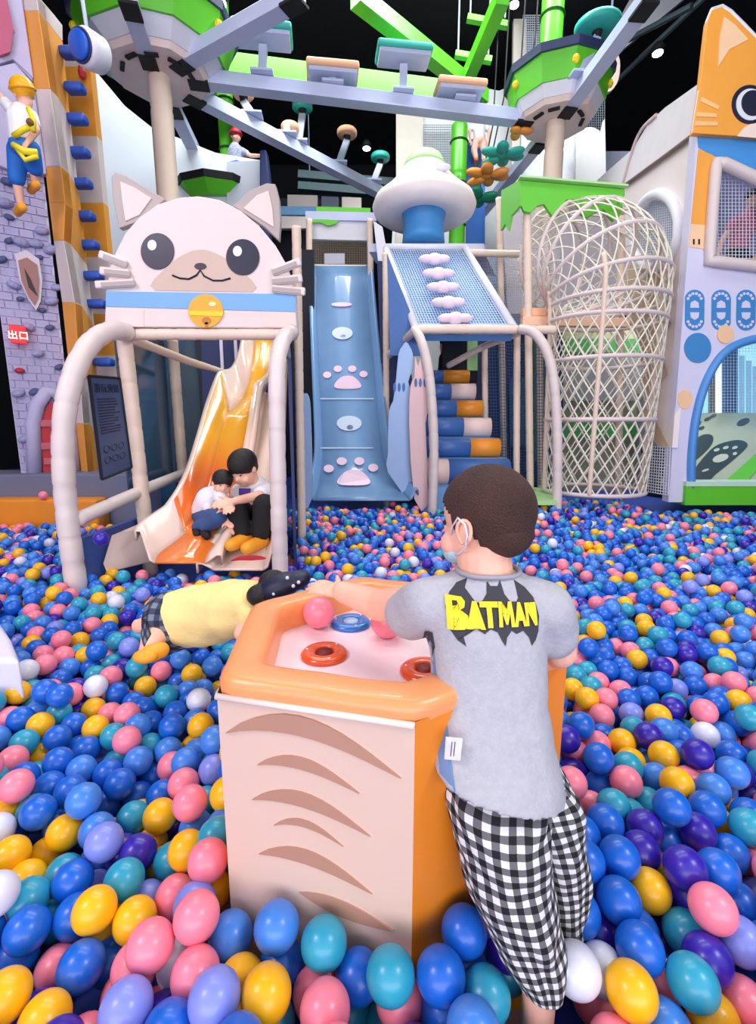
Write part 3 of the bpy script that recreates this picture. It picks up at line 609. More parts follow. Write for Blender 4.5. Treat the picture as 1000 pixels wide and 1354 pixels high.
for cx, cy, s in ((453, 442, .9), (462, 561, 1.1), (452, 404, .9)):
    bedprint('bell_print', circ(cx, cy, 15 * s, (9 if cy != 404 else 3) * s, 24), bellm if cy != 404 else pawm)
    if cy != 404: bedprint('bell_slot', circ(cx + 1, cy + 5 * s, 4 * s, 3 * s, 14), slideb)
for y in (528, 593): bedprint('seam', [(424, y), (494, y), (494, y + 1.2), (424, y + 1.2)], bellm)
# slide head gate
sg = thing('slide_gate', pt(450, 350, 8), 'white gate with wire grid at the top of the long blue slide', 'gate')
O('header_board', board([(411, 290), (491, 294), (491, 318), (411, 316)], 7.75, .06), mat('header_white', (226, 226, 232), .5), sg)
O('header_rim', board([(404, 279), (498, 281), (498, 292), (404, 290)], 7.7, .1), steel, sg); O('green_strip', board([(418, 273), (490, 275), (490, 281), (418, 280)], 7.72, .1), green, sg)
O('header_drip', board(smooth2([(414, 290), (445, 291), (445, 295), (434, 298), (424, 294), (414, 294)], 3), 7.68, .02), green, sg)
O('wire_grid', net(pt(412, 320, 8), pt(488, 322, 8), pt(488, 352, 8), pt(412, 352, 8), 24, 10, .006), mat('grid_brown', (150, 134, 110), .5), sg, kind='stuff')
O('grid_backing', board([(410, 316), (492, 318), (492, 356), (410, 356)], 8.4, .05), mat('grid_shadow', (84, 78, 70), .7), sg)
O('sill_pipe', foam([pt(410, 354, 7.8), pt(490, 355, 7.8)], .05, .3), creamd, sg, smooth=True)
O('small_plate', board([(429, 335), (456, 335), (456, 349), (429, 349)], 7.9, .01), mat('plate_grey', (196, 200, 214), .4), sg)
for x0, x1, lb in ((409, 409, 'l'), (489, 496, 'r')): O('gate_post', foam([drop(pt(x1, 660, 7.6)), pt(x0, 290, 7.6)], .045, .3), creamd, sg, smooth=True)
# panels around the slide
O('padded_partition', board([(499, 345), (520, 345), (572, 665), (510, 665)], 6.6, .08), navy, label='navy padded wall between the long slide and the stairs', cat='wall panel')
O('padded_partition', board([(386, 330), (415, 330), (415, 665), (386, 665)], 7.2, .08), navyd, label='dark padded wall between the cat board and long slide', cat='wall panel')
O('slanted_board', board([(494, 292), (506, 300), (514, 345), (508, 372), (500, 345)], 6.75, .05), white, label='narrow white slanted board between the slide gate and net ramp', cat='board')
O('blue_side_board', board([(512, 335), (552, 436), (556, 470), (516, 470)], 5.75, .05), padb, label='blue slanting side board under the net ramp', cat='wall panel')
O('wing_board', board(smooth2([(396, 660), (394, 540), (400, 522), (408, 524), (411, 560), (412, 660)], 3), 5.2, .05), paleb, label='tall pale blue rounded board beside the foot of the long slide', cat='board')
for P, Y, m_, lb in (([(513, 600), (514, 545), (520, 530), (524, 500), (527, 468), (532, 458), (537, 452), (542, 458), (546, 468), (546, 490), (540, 505), (548, 540), (550, 660), (513, 625)], 5.42, paleb, 'pale blue board cut like raised paws beside the stairs'), ([(541, 560), (543, 510), (548, 498), (549, 470), (553, 484), (556, 474), (559, 488), (563, 478), (565, 500), (570, 515), (568, 545), (563, 560), (566, 668), (548, 660)], 5.34, mat('pink_board', (232, 196, 196), .5), 'pink board cut like a raised paw in front of the blue one')):
    t = O('paw_cutout_board', board(smooth2(P, 2), Y, .04), m_, label=lb, cat='board', bev=.004)
    for k in range(3): x = P[0][0] + 9 + k * 6; O('toe_slot', board(circ(x, 512 if Y > 5.4 else 506, 2, 6, 12), Y - .004, .006), padb, t)
# ================================================================== STAIRS
st = thing('soft_stairs', (1.0, 6, 0), 'soft stairs with rounded blue, orange and cream treads', 'stairs')
blu2 = mat('step_blue', (62, 104, 170), .4); cre2 = mat('step_cream', (236, 206, 196), .45)
for k, (xr, y0, y1, sx_, mr_, Y) in enumerate([(672, 607, 640, 592, blu2, 5.5), (660, 580, 604, 621, orange, 5.75), (648, 553, 577, 612, cre2, 6.0), (637, 530, 551, 603, orange, 6.25), (628, 508, 528, 596, cre2, 6.5), (620, 490, 507, 586, orange, 6.75)]):
    a, b, c = pt(562, (y0 + y1) / 2, Y), pt(sx_, (y0 + y1) / 2, Y), pt(xr, (y0 + y1) / 2, Y); r = (y1 - y0) / 2 * a.y / F * 1.02
    t = O('tread', hexa([Vector((a.x, a.y, 0)), Vector((c.x, c.y, 0)), Vector((c.x, c.y, a.z + r)), Vector((a.x, a.y, a.z + r))], [Vector((a.x, a.y + .6, 0)), Vector((c.x, c.y + .6, 0)), Vector((c.x, c.y + .6, a.z + r)), Vector((a.x, a.y + .6, a.z + r))]), skyb if k < 4 else blu2, st)
    O('nosing', tube([a, b], r, 20), blu2 if k else cre2, t, smooth=True, label='blue rounded nosing' if k else None); O('nosing', tube([b, c], r, 20), mr_, t, smooth=True)
sf = thing('stair_frame', (1.2, 5.5, 0), 'cream padded arch frame and handrails around the soft stairs', 'frame')
a0 = pt(572, 668, 5.25)
O('arch_pipe', foam(spline([drop(a0), a0, pt(574, 600, 5.25), pt(571, 530, 5.28), pt(565, 480, 5.33), pt(556, 448, 5.42), pt(548, 436, 5.55)], 6), .052, .2), cream, sf, smooth=True)
a0 = pt(737, 660, 5.25)
O('arch_pipe', foam(spline([drop(a0), a0, pt(737, 570, 5.25), pt(732, 500, 5.28), pt(722, 462, 5.33), pt(706, 440, 5.42), pt(688, 435, 5.55)], 6), .052, .2), cream, sf, smooth=True)
O('cross_pipe', foam([pt(545, 436, 5.58), pt(735, 436, 5.58)], .045, .2), creamd, sf, smooth=True)
O('arm_pipe', foam([pt(548, 438, 5.55), pt(514, 470, 6.3)], .045, .2), cream, sf, smooth=True)
for x0, x1, Y, y1 in ((686, 684, 5.9, 438), (645, 641, 6.5, 455), (620, 614, 7.2, 430), (512, 510, 6.3, 335)): O('post', foam([drop(pt(x0, 620, Y)), pt(x1, y1, Y)], .04, .2), creamd, sf, smooth=True)
O('handrail', foam([pt(592, 484, 6.6), pt(640, 458, 6.2), pt(686, 440, 5.7)], .04, .3), creamd, sf, smooth=True)
O('stair_net', net(pt(640, 455, 6.55), pt(735, 455, 6.55), pt(735, 640, 6.55), pt(645, 640, 6.55), 26, 44, .004), mat('net_blue_grey', (66, 100, 150), .6), label='dark blue net wall behind the stair handrail', cat='net', kind='stuff')
O('padded_partition', board([(610, 440), (745, 440), (745, 650), (610, 650)], 7.1, .08), mat('deep_blue_wall', (24, 50, 100), .5), label='deep blue padded wall behind the stairs and net', cat='wall panel')
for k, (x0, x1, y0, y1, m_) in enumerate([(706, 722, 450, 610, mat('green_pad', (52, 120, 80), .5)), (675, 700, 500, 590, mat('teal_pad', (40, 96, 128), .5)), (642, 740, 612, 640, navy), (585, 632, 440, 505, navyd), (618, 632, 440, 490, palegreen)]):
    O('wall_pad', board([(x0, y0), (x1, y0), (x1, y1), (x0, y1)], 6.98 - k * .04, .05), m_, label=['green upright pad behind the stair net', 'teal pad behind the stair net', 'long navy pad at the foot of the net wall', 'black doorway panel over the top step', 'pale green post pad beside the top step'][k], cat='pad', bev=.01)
O('floor_mat', prism([ph(x, y, BZ + .03) for x, y in [(690, 668), (735, 668), (732, 652), (696, 648)]], (0, 0, .05)), palegreen, label='pale green mat corner at the foot of the stair frame', cat='mat')
# ---- net ramp and pads
nr = thing('net_climbing_ramp', pt(600, 432, 5.6), 'steep blue net ramp with pink cloud pads under the mushroom', 'climbing net')
c4 = [pt(510, 327, 6.8), pt(614, 327, 6.8), pt(680, 434, 5.62), pt(550, 434, 5.62)]
O('netting', net(*c4, 34, 38, .0045), mat('net_pale', (196, 216, 240), .6), nr, kind='stuff')
O('ramp_backing', hexa([c + Vector((0, .05, -.06)) for c in c4], [c + Vector((0, .1, -.12)) for c in c4]), mat('ramp_blue', (92, 142, 196), .5), nr)
O('edge_pipe', [tube([c4[i], c4[(i + 1) % 4]], .045, 12) for i in range(4)], white, nr, smooth=True)
pinkpad = mat('cloud_pad', (250, 226, 236), .5)
for x, y, Y in [(574, 347, 6.5), (579, 366, 6.28), (585, 384, 6.08), (592, 404, 5.88), (601, 425, 5.7)]:
    c = pt(x, y, Y) + Vector((0, -.06, .02)); O('cloud_pad', [ell(c + Vector((d, 0, 0)), (.1, .07, .05 + .02 * (d == 0)), 14) for d in (-.1, 0, .1)], pinkpad, nr, smooth=True)
O('upper_deck', hexa([pt(488, 333, 6.85), pt(640, 333, 6.85), pt(640, 322, 6.85), pt(488, 322, 6.85)], [pt(488, 333, 7.3) + Vector((.1, 0, -.15)), pt(640, 333, 7.9) + Vector((.2, 0, -.35)), pt(640, 322, 7.9) + Vector((.2, 0, -.35)), pt(488, 322, 7.3) + Vector((.1, 0, -.15))]), mat('deck_lilac', (196, 200, 222), .5), label='pale lilac deck carrying the white mushroom', cat='platform')
O('net_wall', net(pt(614, 336, 7.2), pt(690, 338, 7.2), pt(690, 432, 7.2), pt(650, 432, 7.2), 22, 26, .004), netw, label='pale net wall between the ramp and tower', cat='net', kind='stuff')
O('net_wall_backing', board([(614, 336), (692, 338), (692, 436), (650, 436)], 8.4, .05), mat('dusty_blue', (140, 166, 204), .5), label='dusty blue panel behind the pale net wall', cat='wall panel')
O('top_rail', foam([pt(612, 334, 6.85), pt(690, 336, 6.85)], .045, .3), creamd, label='cream padded rail at the top of the net ramp', cat='rail', smooth=True)
# ---- mushroom
mc = pt(560, 322, 7.3); 
mu = thing('giant_mushroom', mc, 'giant white mushroom with pale green tip on a blue stem', 'mushroom')
O('stem', lathe([(.30, 0), (.29, .1), (.28, .25), (.31, .38), (.34, .46)], mc, 28), mat('stem_blue', (70, 150, 215), .45), mu, smooth=True)
O('cap', lathe([(.2, .40), (.45, .33), (.6, .32), (.69, .38), (.72, .46), (.68, .56), (.55, .66), (.42, .78), (.32, .9), (.26, 1.0), (.22, 1.02)], mc, 40), mat('mushroom_white', (240, 230, 228), .5), mu, smooth=True)
O('tip', lathe([(.29, .93), (.28, 1.0), (.22, 1.1), (.12, 1.16), (.02, 1.18)], mc, 28), palegreen, mu, smooth=True)
O('cap_spot', ell(mc + Vector((.2, -.47, .74)), (.1, .05, .045), 14), white, mu, smooth=True)
# ================================================================== DRIP CANOPY + TOWER + BASKET
dc = thing('dripping_canopy', pt(755, 300, 5.9), 'bright green canopy with dripping slime edge over the net tower', 'canopy')
drip = [(688, 268), (693, 279), (702, 281), (711, 272), (720, 270), (726, 279), (732, 287), (739, 286), (743, 274), (749, 264), (758, 263), (765, 271), (768, 282), (776, 288), (788, 281), (799, 277), (806, 286), (812, 292), (820, 286), (824, 274)]
O('front_board', board([(687, 238), (826, 250)] + drip[::-1], 5.9, .05), green, dc, bev=.005)
g2 = lambda x, y: hit(x, y, pt(687, 240, 5.9), Vector((1, .28, 0)).normalized())
O('side_board', prism([g2(x, y) for x, y in [(687, 238), (663, 252), (662, 305), (668, 296), (672, 305), (676, 285), (681, 280), (687, 272)]], (.03, .01, 0)), mat('green_shaded_board', (120, 206, 84), .4), dc)
O('roof_edge', bar(pt(686, 236, 5.9), pt(828, 248, 5.9), .12, .02), palegreen, dc)
tw = thing('padded_tower', pt(740, 430, 6.1), 'cream padded posts and deck behind the rope basket tunnel', 'play tower')
for x0, x1, Y in ((703, 697, 6.0), (716, 712, 6.6), (735, 730, 6.6), (668, 660, 7.0), (820, 822, 6.3)): O('post', foam([drop(pt(x0, 650, Y)), pt(x1, 262, Y)], .045, .25), creamd, tw, smooth=True)
O('rail', foam([pt(692, 262, 6.0), pt(826, 278, 6.0)], .05, .3), creamd, tw, smooth=True)
O('deck_edge', bar(pt(690, 425, 6.0), pt(830, 427, 6.0), .1, .1), mat('deck_peach', (244, 196, 160), .5), tw); O('deck_cushion', bar(pt(690, 414, 6.05), pt(722, 414, 6.05), .12, .1), peach, tw, bev=.02)
O('tower_netting', net(pt(690, 285, 6.3), pt(740, 290, 6.3), pt(740, 420, 6.3), pt(692, 420, 6.3), 20, 46, .004), netw, tw, kind='stuff')
O('rear_partition', board([(664, 280), (830, 285), (832, 415), (672, 415)], 8.2, .05), mat('tower_backing', (208, 200, 204), .6), label='pale wall seen through the tower netting', cat='wall panel')
O('rear_partition', board([(740, 432), (860, 434), (860, 655), (740, 655)], 8.0, .05), mat('olive_back', (176, 172, 138), .6), label='pale olive wall seen through the rope basket', cat='wall panel')
for k, (y0, y1, m_) in enumerate([(448, 466, mat('mid_green', (70, 160, 80), .5)), (560, 578, mat('mid_green', (70, 160, 80))), (470, 530, mat('haze_grey', (150, 152, 150), .5))]):
    O('wall_pad', board([(738, y0), (852, y0), (852, y1), (738, y1)], 7.9 - k * .03, .05), m_, label=['upper green pad behind the rope basket', 'lower green pad behind the rope basket', 'grey pad behind the rope basket'][k], cat='pad')
O('slope_board', board([(845, 520), (885, 560), (885, 650), (845, 650)], 7.5, .05), mat('slope_grey', (120, 134, 130), .6), label='grey sloped board behind the side net of the cat house', cat='board')
bk = thing('rope_basket_tunnel', pt(784, 655, 5.6), 'cream rope basket tunnel hanging in tall rings beside the cat house', 'climbing tunnel')
bc = pt(783, 650, 5.75)
path = spline([Vector((bc.x, bc.y, BZ + .12)), Vector((bc.x, bc.y, 1.2)), Vector((bc.x + .0, bc.y, 2.1)), Vector((bc.x, bc.y + .0, 2.55)), Vector((bc.x - .06, bc.y + .12, 2.86)), Vector((bc.x - .2, bc.y + .4, 3.05)), Vector((bc.x - .42, bc.y + .75, 3.1))], 8)
rB = [.55] * len(path)
fr_ = []; s_ = Vector((1, 0, 0))
for i, p in enumerate(path):
    t_ = (path[min(i + 1, len(path) - 1)] - path[max(i - 1, 0)]).normalized(); s_ = (s_ - t_ * s_.dot(t_)).normalized(); fr_.append((p, s_, t_.cross(s_).normalized()))
rad_ = lambda i: .57 + .05 * math.sin(min(1, i / len(path)) * math.pi) + (.0 if i < 24 else .02)
def bpnt(i, a):
    i = max(0, min(len(path) - 1.001, i)); j = int(i); f = i - j; P = []
    for k in (j, j + 1): p, s1, s2 = fr_[k]; P.append(p + (s1 * math.cos(a) + s2 * math.sin(a)) * rad_(i))
    return P[0].lerp(P[1], f)
NR = 26; m = len(path); g = []; arc_ = [0.0]
for a_, b_ in zip(path, path[1:]): arc_.append(arc_[-1] + (b_ - a_).length)
def at_arc(s_): i_ = max(k for k in range(m) if arc_[k] <= s_ + 1e-9); i_ = min(i_, m - 2); return i_ + (s_ - arc_[i_]) / max(1e-6, arc_[i_ + 1] - arc_[i_])
for sgn in (1, -1):
    for k in range(NR):
        n_ = int(arc_[-1] / .055); g.append(tube([bpnt(at_arc(arc_[-1] * q_ / n_), 2 * math.pi * k / NR + sgn * (1.05 * arc_[-1] * q_ / n_ + .016 * math.sin(q_ * math.pi))) for q_ in range(n_ + 1)], .0095, 4, cap=False))
O('rope_mesh', g, rope, bk, kind='stuff', smooth=True)
for i in (0, 7.5, 13, 18, 21.5, 25, 30, 36, 41, 47): O('hoop', tube([bpnt(i, a * math.pi / 20) for a in range(40)], .024, 8, True), cream, bk, smooth=True)
for a in (math.pi * 1.35, math.pi * 1.98, math.pi * .98): O('guide_pole', foam([bpnt(i, a) * 1.0 for i in (0, 8, 16, 24, 27)], .026, .3, 10), creamd, bk, smooth=True)

# ================================================================== CAT HOUSE (building on the other side)
YH = 5.3
ch = thing('cat_house', pt(950, 660, YH), 'tall white play house with blue arch door and orange cat cutout', 'play house')
outer = [(922, 172), (1110, 186), (1110, 664), (884, 664)]
win = smooth2([(947, 222), (952, 216), (975, 224), (1075, 280), (1078, 352), (950, 346), (940, 338), (941, 300)], 2)
door = [(914, 645), (915, 600), (921, 550), (934, 505), (955, 470), (982, 453), (1015, 448), (1050, 462), (1075, 500), (1084, 560), (1084, 645)]
fw = [[pt(x, y, YH) for x, y in L] for L in (outer, win, door)]
whb = mat('house_lilac_white', (214, 212, 234), .45, .02)
O('front_wall', holes_board(fw[0], fw[1:], (0, .12, 0)), whb, ch)
O('window_frame', tube([pt(x, y, YH - .03) for x, y in win], .055, 10, True), cream, ch, smooth=True)
O('window_net', net(pt(936, 210, YH + .1), pt(1085, 210, YH + .1), pt(1085, 355, YH + .1), pt(936, 355, YH + .1), 32, 31, .004), netw, ch, kind='stuff')
O('door_trim', tube(spline([pt(x, y, YH - .01) for x, y in door], 5), .045, 8), mat('trim_blue', (80, 146, 214), .4), ch, smooth=True)
O('door_net', net(pt(915, 448, YH + .1), pt(1090, 448, YH + .1), pt(1090, 545, YH + .1), pt(915, 545, YH + .1), 44, 24, .002), netw, ch, kind='stuff')
O('green_sill', board([(885, 640), (1110, 640), (1110, 668), (885, 666)][0:0] + [(908, 642), (1110, 642), (1110, 668), (906, 668)], YH - .05, .2), green, ch)
O('sill_cap', board([(908, 637), (1110, 637), (1110, 643), (908, 643)], YH - .06, .22), mat('sill_pale', (196, 226, 206), .5), ch)
def onh(name, P, m_, k=1, par=None): return O(name, board(P, YH - .005 * k, .005 * k), m_, par or ch)
bandm = mat('bandana_blue', (66, 146, 214), .45)
onh('scarf', [(922, 173), (1110, 186), (1110, 275), (1040, 252), (985, 228), (924, 195)], bandm, 1)
onh('orange_flank', [(924, 197), (948, 207), (941, 225), (938, 262), (936, 298), (914, 296)], orangep, 1)
onh('peach_flank', [(914, 296), (936, 298), (936, 330), (911, 326)], mat('flank_peach', (246, 204, 160), .5), 1)
for x in (917, 924): onh('claw_mark', [(x, 316), (x + 2, 316), (x + 2, 323), (x, 323)], black, 2)
blp = mat('print_blue', (58, 134, 196), .45)
for cx in (919, 954, 987):
    P = [(cx + 13 * math.cos(a), 410 + (14 if math.sin(a) > 0 else -14) + 13 * math.sin(a)) for a in [k * math.pi / 12 for k in range(24)]]
    o = onh('oval_badge', P, blp, 1)
    for sg_ in (-1, 1):
        for k in range(6):
            a = math.pi * (k + .5) / 6; x = cx + 9 * math.cos(a); y = 410 + sg_ * (13 + 9 * math.sin(a)); O('badge_dot', board(circ(x, y, 2, 2, 10), YH - .009, .004), whb, o)
        O('badge_window', board([(cx - 6, 410 + sg_ * 3), (cx - 5, 410 + sg_ * 10), (cx, 410 + sg_ * 13), (cx + 5, 410 + sg_ * 10), (cx + 6, 410 + sg_ * 3)], YH - .009, .004), whb, o)
onh('blue_dot', circ(923, 460, 18, 20), blp); onh('orange_dot', circ(960, 442, 11, 12), mat('dot_peach', (246, 200, 156), .5), 3); onh('orange_dot', circ(906, 528, 10, 13), mat('dot_peach', (246, 200, 156)))
# cutout
hd = [(917, 176), (921, 150), (926, 118), (931, 70), (936, 28), (942, 13), (955, 9), (966, 16), (984, 34), (1002, 52), (1060, 40), (1110, 60), (1110, 188)]
o = O('cat_cutout', board(hd, YH - .06, .06), orangep, ch, bev=.006, label='orange cat head cutout with one dark eye showing')
O('cutout_edge', tube([pt(x, y, YH - .03) for x, y in hd[:-2]], .02, 6), white, ch)
def onc(name, P, m_, k=1): return O(name, board(P, YH - .06 - .005 * k, .005 * k), m_, o)
onc('ear_lining', [(950, 88), (952, 50), (958, 22), (972, 32), (990, 52), (965, 65)], mat('ear_peach', (248, 206, 160), .5)); onc('eye', circ(992, 138, 24, 26), navyeye); onc('eye_white', circ(993, 138, 19, 21), white, 2); onc('pupil', circ(996, 136, 15, 17), navyeye, 3)
for P in ([(928, 128), (952, 140), (950, 145), (927, 134)], [(922, 148), (948, 150), (948, 155), (922, 154)], [(920, 160), (950, 161), (949, 166), (920, 166)]): onc('whisker', P, mat('whisker_peach', (246, 196, 130), .5))
onc('cheek', [(975, 180), (985, 168), (1000, 160), (1020, 158), (1020, 184)], mat('cheek_cream', (246, 226, 206), .5))
# side wall
S0 = pt(905, 420, YH + .02); SN = Vector((-1, .085, 0)).normalized()
sw = lambda x, y, o_=0: hit(x, y, S0 + SN * o_, SN)
souter = [(922, 172), (826, 244), (829, 420), (846, 450), (850, 500), (852, 545), (862, 580), (872, 592), (889, 592)]
shole = circ(868, 306, 27, 46, 28, .12)
O('side_wall', holes_board([sw(x, y) for x, y in souter], [[sw(x, y) for x, y in shole]], SN * -.06), mat('side_cream_white', (240, 228, 226), .45, .02), ch)
O('round_window_ring', tube([sw(x, y, .02) for x, y in circ(868, 306, 30, 50, 32, .12)], .06, 8, True), white, ch, smooth=True)
q = [sw(x, y, -.04) for x, y in ((836, 250), (900, 250), (900, 365), (836, 365))]
zt, zb = max(v.z for v in q), min(v.z for v in q); 
O('round_window_net', net(sw(838, 262, -.05), sw(898, 250, -.05), sw(898, 352, -.05), sw(838, 356, -.05), 26, 30, .004), netw, ch, kind='stuff')
O('tan_jag', prism([sw(x, y, .004) for x, y in [(846, 345), (872, 350), (880, 372), (864, 400), (888, 427), (873, 460), (883, 494), (856, 532), (885, 590), (872, 590), (862, 580), (852, 545), (850, 500), (846, 450), (829, 420), (828, 350)]], SN * .004), mat('tan_side', (214, 186, 158), .5), ch)
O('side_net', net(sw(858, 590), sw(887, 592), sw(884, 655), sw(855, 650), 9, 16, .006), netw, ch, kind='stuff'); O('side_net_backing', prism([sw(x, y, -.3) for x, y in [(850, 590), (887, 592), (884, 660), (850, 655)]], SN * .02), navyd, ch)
O('roof_slope', prism([sw(x, y, .02) for x, y in [(922, 112), (880, 142), (858, 162), (838, 196), (790, 238), (790, 244), (826, 246), (924, 174)]], SN * -.05), mat('roof_white', (232, 226, 230), .45), ch)
O('roof_seam', tube([sw(x, y, .03) for x, y in [(924, 173), (880, 206), (826, 245)]], .022, 6), mat('seam_brown', (120, 100, 96), .5), ch); O('roof_rib', tube([sw(v.x, v.y, .03) for v in spline([(868, 152, 0), (848, 172, 0), (836, 200, 0), (824, 242, 0)], 4)], .02, 6), mat('rib_pink', (226, 200, 200), .5), ch)
# inside the house
bgm = mat('house_inner_pink', (196, 110, 140), .6)
O('inner_backdrop', board([(925, 190), (1110, 190), (1110, 400), (925, 400)], 7.6, .05), mat('inner_lilac', (130, 128, 176), .6), label='lilac wall inside the cat house behind the window', cat='wall panel')
O('inner_backdrop', prism([sw(x, y, -.9) for x, y in [(800, 200), (925, 200), (925, 400), (800, 400)]], SN * -.03), mat('inner_grey', (150, 156, 178), .6), label='grey lilac wall behind the round side window', cat='wall panel')
# daylight windows far behind arch
dl = mat('daylight_pane', (150, 214, 240), .3, emit=1.0, var=.2, scale=3)
wn = thing('window_1', pt(1000, 545, 9), 'window', 'window'); del wn['label']; del wn['category']; wn['kind'] = 'structure'
for x0, x1, m_ in ((905, 940, dl), (945, 958, mat('daylight_white', (236, 244, 250), emit=1.1)), (975, 1040, dl), (1045, 1110, dl)): O('pane', board([(x0, 430), (x1, 430), (x1, 546), (x0, 546)], 9, .03), m_, wn)
for x0, x1, m_ in ((939, 946, mat('mullion', (120, 126, 120), .5)), (957, 976, mat('mullion_blue', (50, 120, 176), .5)), (1039, 1046, mat('mullion', (120, 126, 120)))): O('mullion', board([(x0, 425), (x1, 425), (x1, 548), (x0, 548)], 8.95, .08), m_, wn)
for k in range(7): O('city_block', board([(978 + k * 9, 470 + (k * 37) % 30), (985 + k * 9, 470 + (k * 37) % 30), (985 + k * 9, 546), (978 + k * 9, 546)], 8.97, .02), mat('city_haze', (120, 178, 212), emit=.6), wn)
rb = [pt(900, 546, 8.6), pt(1110, 546, 8.6), Vector((4.9, 5.6, .42)), Vector((3.35, 5.6, .42))]
rn = (rb[1] - rb[0]).cross(rb[3] - rb[0]).normalized(); rn = rn if rn.z > 0 else -rn
rp_ = thing('paw_print_ramp', (rb[2] + rb[3]) / 2, 'sloping pale ramp with big black paw prints inside the arch door', 'ramp')
O('ramp_board', prism(rb, -rn * .05), mat('ramp_pale_green', (176, 186, 164), .4), rp_)
rh = lambda x, y: hit(x, y, rb[0] + rn * .006, rn)
def onr(nm, P, m_): return O(nm, prism([rh(x, y) for x, y in P], rn * .004), m_, rp_)
dkp = mat('print_dark', (34, 46, 48), .4); lgp = mat('ramp_light_print', (196, 202, 186), .4)
onr('big_print', smooth2([(916, 636), (918, 622), (935, 600), (950, 588), (975, 582), (988, 586), (985, 594), (965, 612), (945, 628), (935, 638)], 3), dkp)
onr('big_print', smooth2([(915, 610), (917, 585), (930, 575), (942, 576), (942, 586), (930, 600)], 3), dkp)
for x, y, rx, ry in [(922, 560, 6, 3), (936, 554, 5, 2), (943, 550, 5, 2), (983, 558, 9, 4), (928, 566, 4, 2)]: onr('small_print', circ(x, y, rx, ry, 14, -.4), dkp)
for x, y, rx, ry in [(953, 606, 11, 5), (948, 595, 4, 2), (960, 592, 4, 2), (972, 592, 4, 2), (972, 600, 3, 2), (933, 622, 5, 1.5)]: O('print_pad', prism([hit(px_, py_, rb[0] + rn * .012, rn) for px_, py_ in circ(x, y, rx, ry, 14, -.3)], rn * .003), lgp, rp_)
onr('green_stripe', [(955, 640), (1000, 600), (1060, 560), (1110, 552), (1110, 580), (1010, 612), (985, 640)], green)

# ================================================================== PEOPLE
def rotframe(f, u):
    f = Vector(f).normalized(); u = Vector(u); u = (u - f * u.dot(f)).normalized(); s = f.cross(u)   # s = right-hand side
    return Matrix((s, f, u)).transposed()      # local x=right, y=face, z=up
def head_geo(c, h, Mh, n=20):
    L = lambda x, y, z: c + Mh @ Vector((x * h, y * h, z * h))
    g = [ell(L(0, -.04, .1), (.36 * h, .43 * h, .4 * h), n, 14, Mh), ell(L(0, .1, -.14), (.29 * h, .3 * h, .33 * h), n, 12, Mh), ell(L(0, .2, -.3), (.16 * h, .16 * h, .15 * h), 14, 8, Mh),
         ell(L(0, .4, -.1), (.05 * h, .07 * h, .07 * h), 10, 8, Mh), ell(L(.17, .26, -.2), (.12 * h, .12 * h, .12 * h), 10, 8, Mh), ell(L(-.17, .26, -.2), (.12 * h, .12 * h, .12 * h), 10, 8, Mh)]
    for s in (-1, 1): g.append(ell(L(s * .365, -.02, -.06), (.04 * h, .075 * h, .12 * h), 10, 8, Mh))
    return g, L
def finger(g, p, d, n, L, r, curl):
    a = Vector(p); dd = Vector(d).normalized(); nn = Vector(n).normalized(); ax_ = dd.cross(nn).normalized()
    for k, f in enumerate((.42, .32, .26)):
        b_ = a + dd * L * f; g.append(cap_(a, b_, r * (1 - .1 * k), r * (.92 - .12 * k), 10)); a = b_; dd = Matrix.Rotation(-curl, 3, ax_) @ dd
def hand_geo(w, d, n, s, curl=.35, thumb=1):
    """w wrist, d towards the fingers, n out of the back of the hand, s length of hand, thumb side sign"""
    d = Vector(d).normalized(); n = Vector(n); n = (n - d * n.dot(d)).normalized(); x = d.cross(n).normalized() * thumb; g = []
    pc = Vector(w) + d * s * .27; M = Matrix((x, d, n)).transposed()
    g.append(ell(pc, (s * .2, s * .31, s * .1), 14, 10, M)); g.append(cap_(w, pc, s * .14, s * .13))
    for k, (o_, L) in enumerate(((.15, .44), (.05, .5), (-.06, .46), (-.155, .36))):
        finger(g, Vector(w) + d * s * (.47 - .04 * abs(k - 1.2)) + x * o_ * s, d + x * (o_ * .5), n, s * L, s * .062, curl)
    finger(g, Vector(w) + d * s * .2 + x * s * .15, d * .75 + x * .8, n, s * .42, s * .068, curl * .5)
    return g
def limb(P, r): return [cap_(a, b_, r0, r1, 14) for a, b_, r0, r1 in zip(P, P[1:], r, r[1:])]
def eyes(L, h, Mh, par, look=0):
    for s in (-1, 1): O('eye', ell(L(s * .14, .345, .0), (.045 * h, .02 * h, .022 * h), 10, 8, Mh), mat('eye_dark', (30, 20, 18), .3), par, smooth=True); O('eyebrow', ell(L(s * .15, .355, .09), (.07 * h, .015 * h, .014 * h), 8, 6, Mh), hair, par, smooth=True)
    O('mouth', ell(L(0, .36, -.25), (.07 * h, .02 * h, .014 * h), 10, 6, Mh), mat('lips', (196, 100, 96), .5), par, smooth=True)
def hair_geo(L, h, Mh, front=0.0, grow=1.06): return [ell(L(0, -.075 + front, .15), (.375 * h * grow, .425 * h * grow, .375 * h * grow), 24, 16, Mh), ell(L(0, -.2, -.02), (.33 * h, .26 * h, .3 * h), 18, 12, Mh)]
shoe = mat('shoe_orange', (246, 166, 40), .5); blackc = mat('black_cloth', (16, 16, 20), .8, .2, 20, .3); whitec = mat('white_cotton', (232, 232, 236), .8, .03, 10, .2, 50); denim = mat('denim', (50, 84, 136), .8, .15, 14, .3, 120)

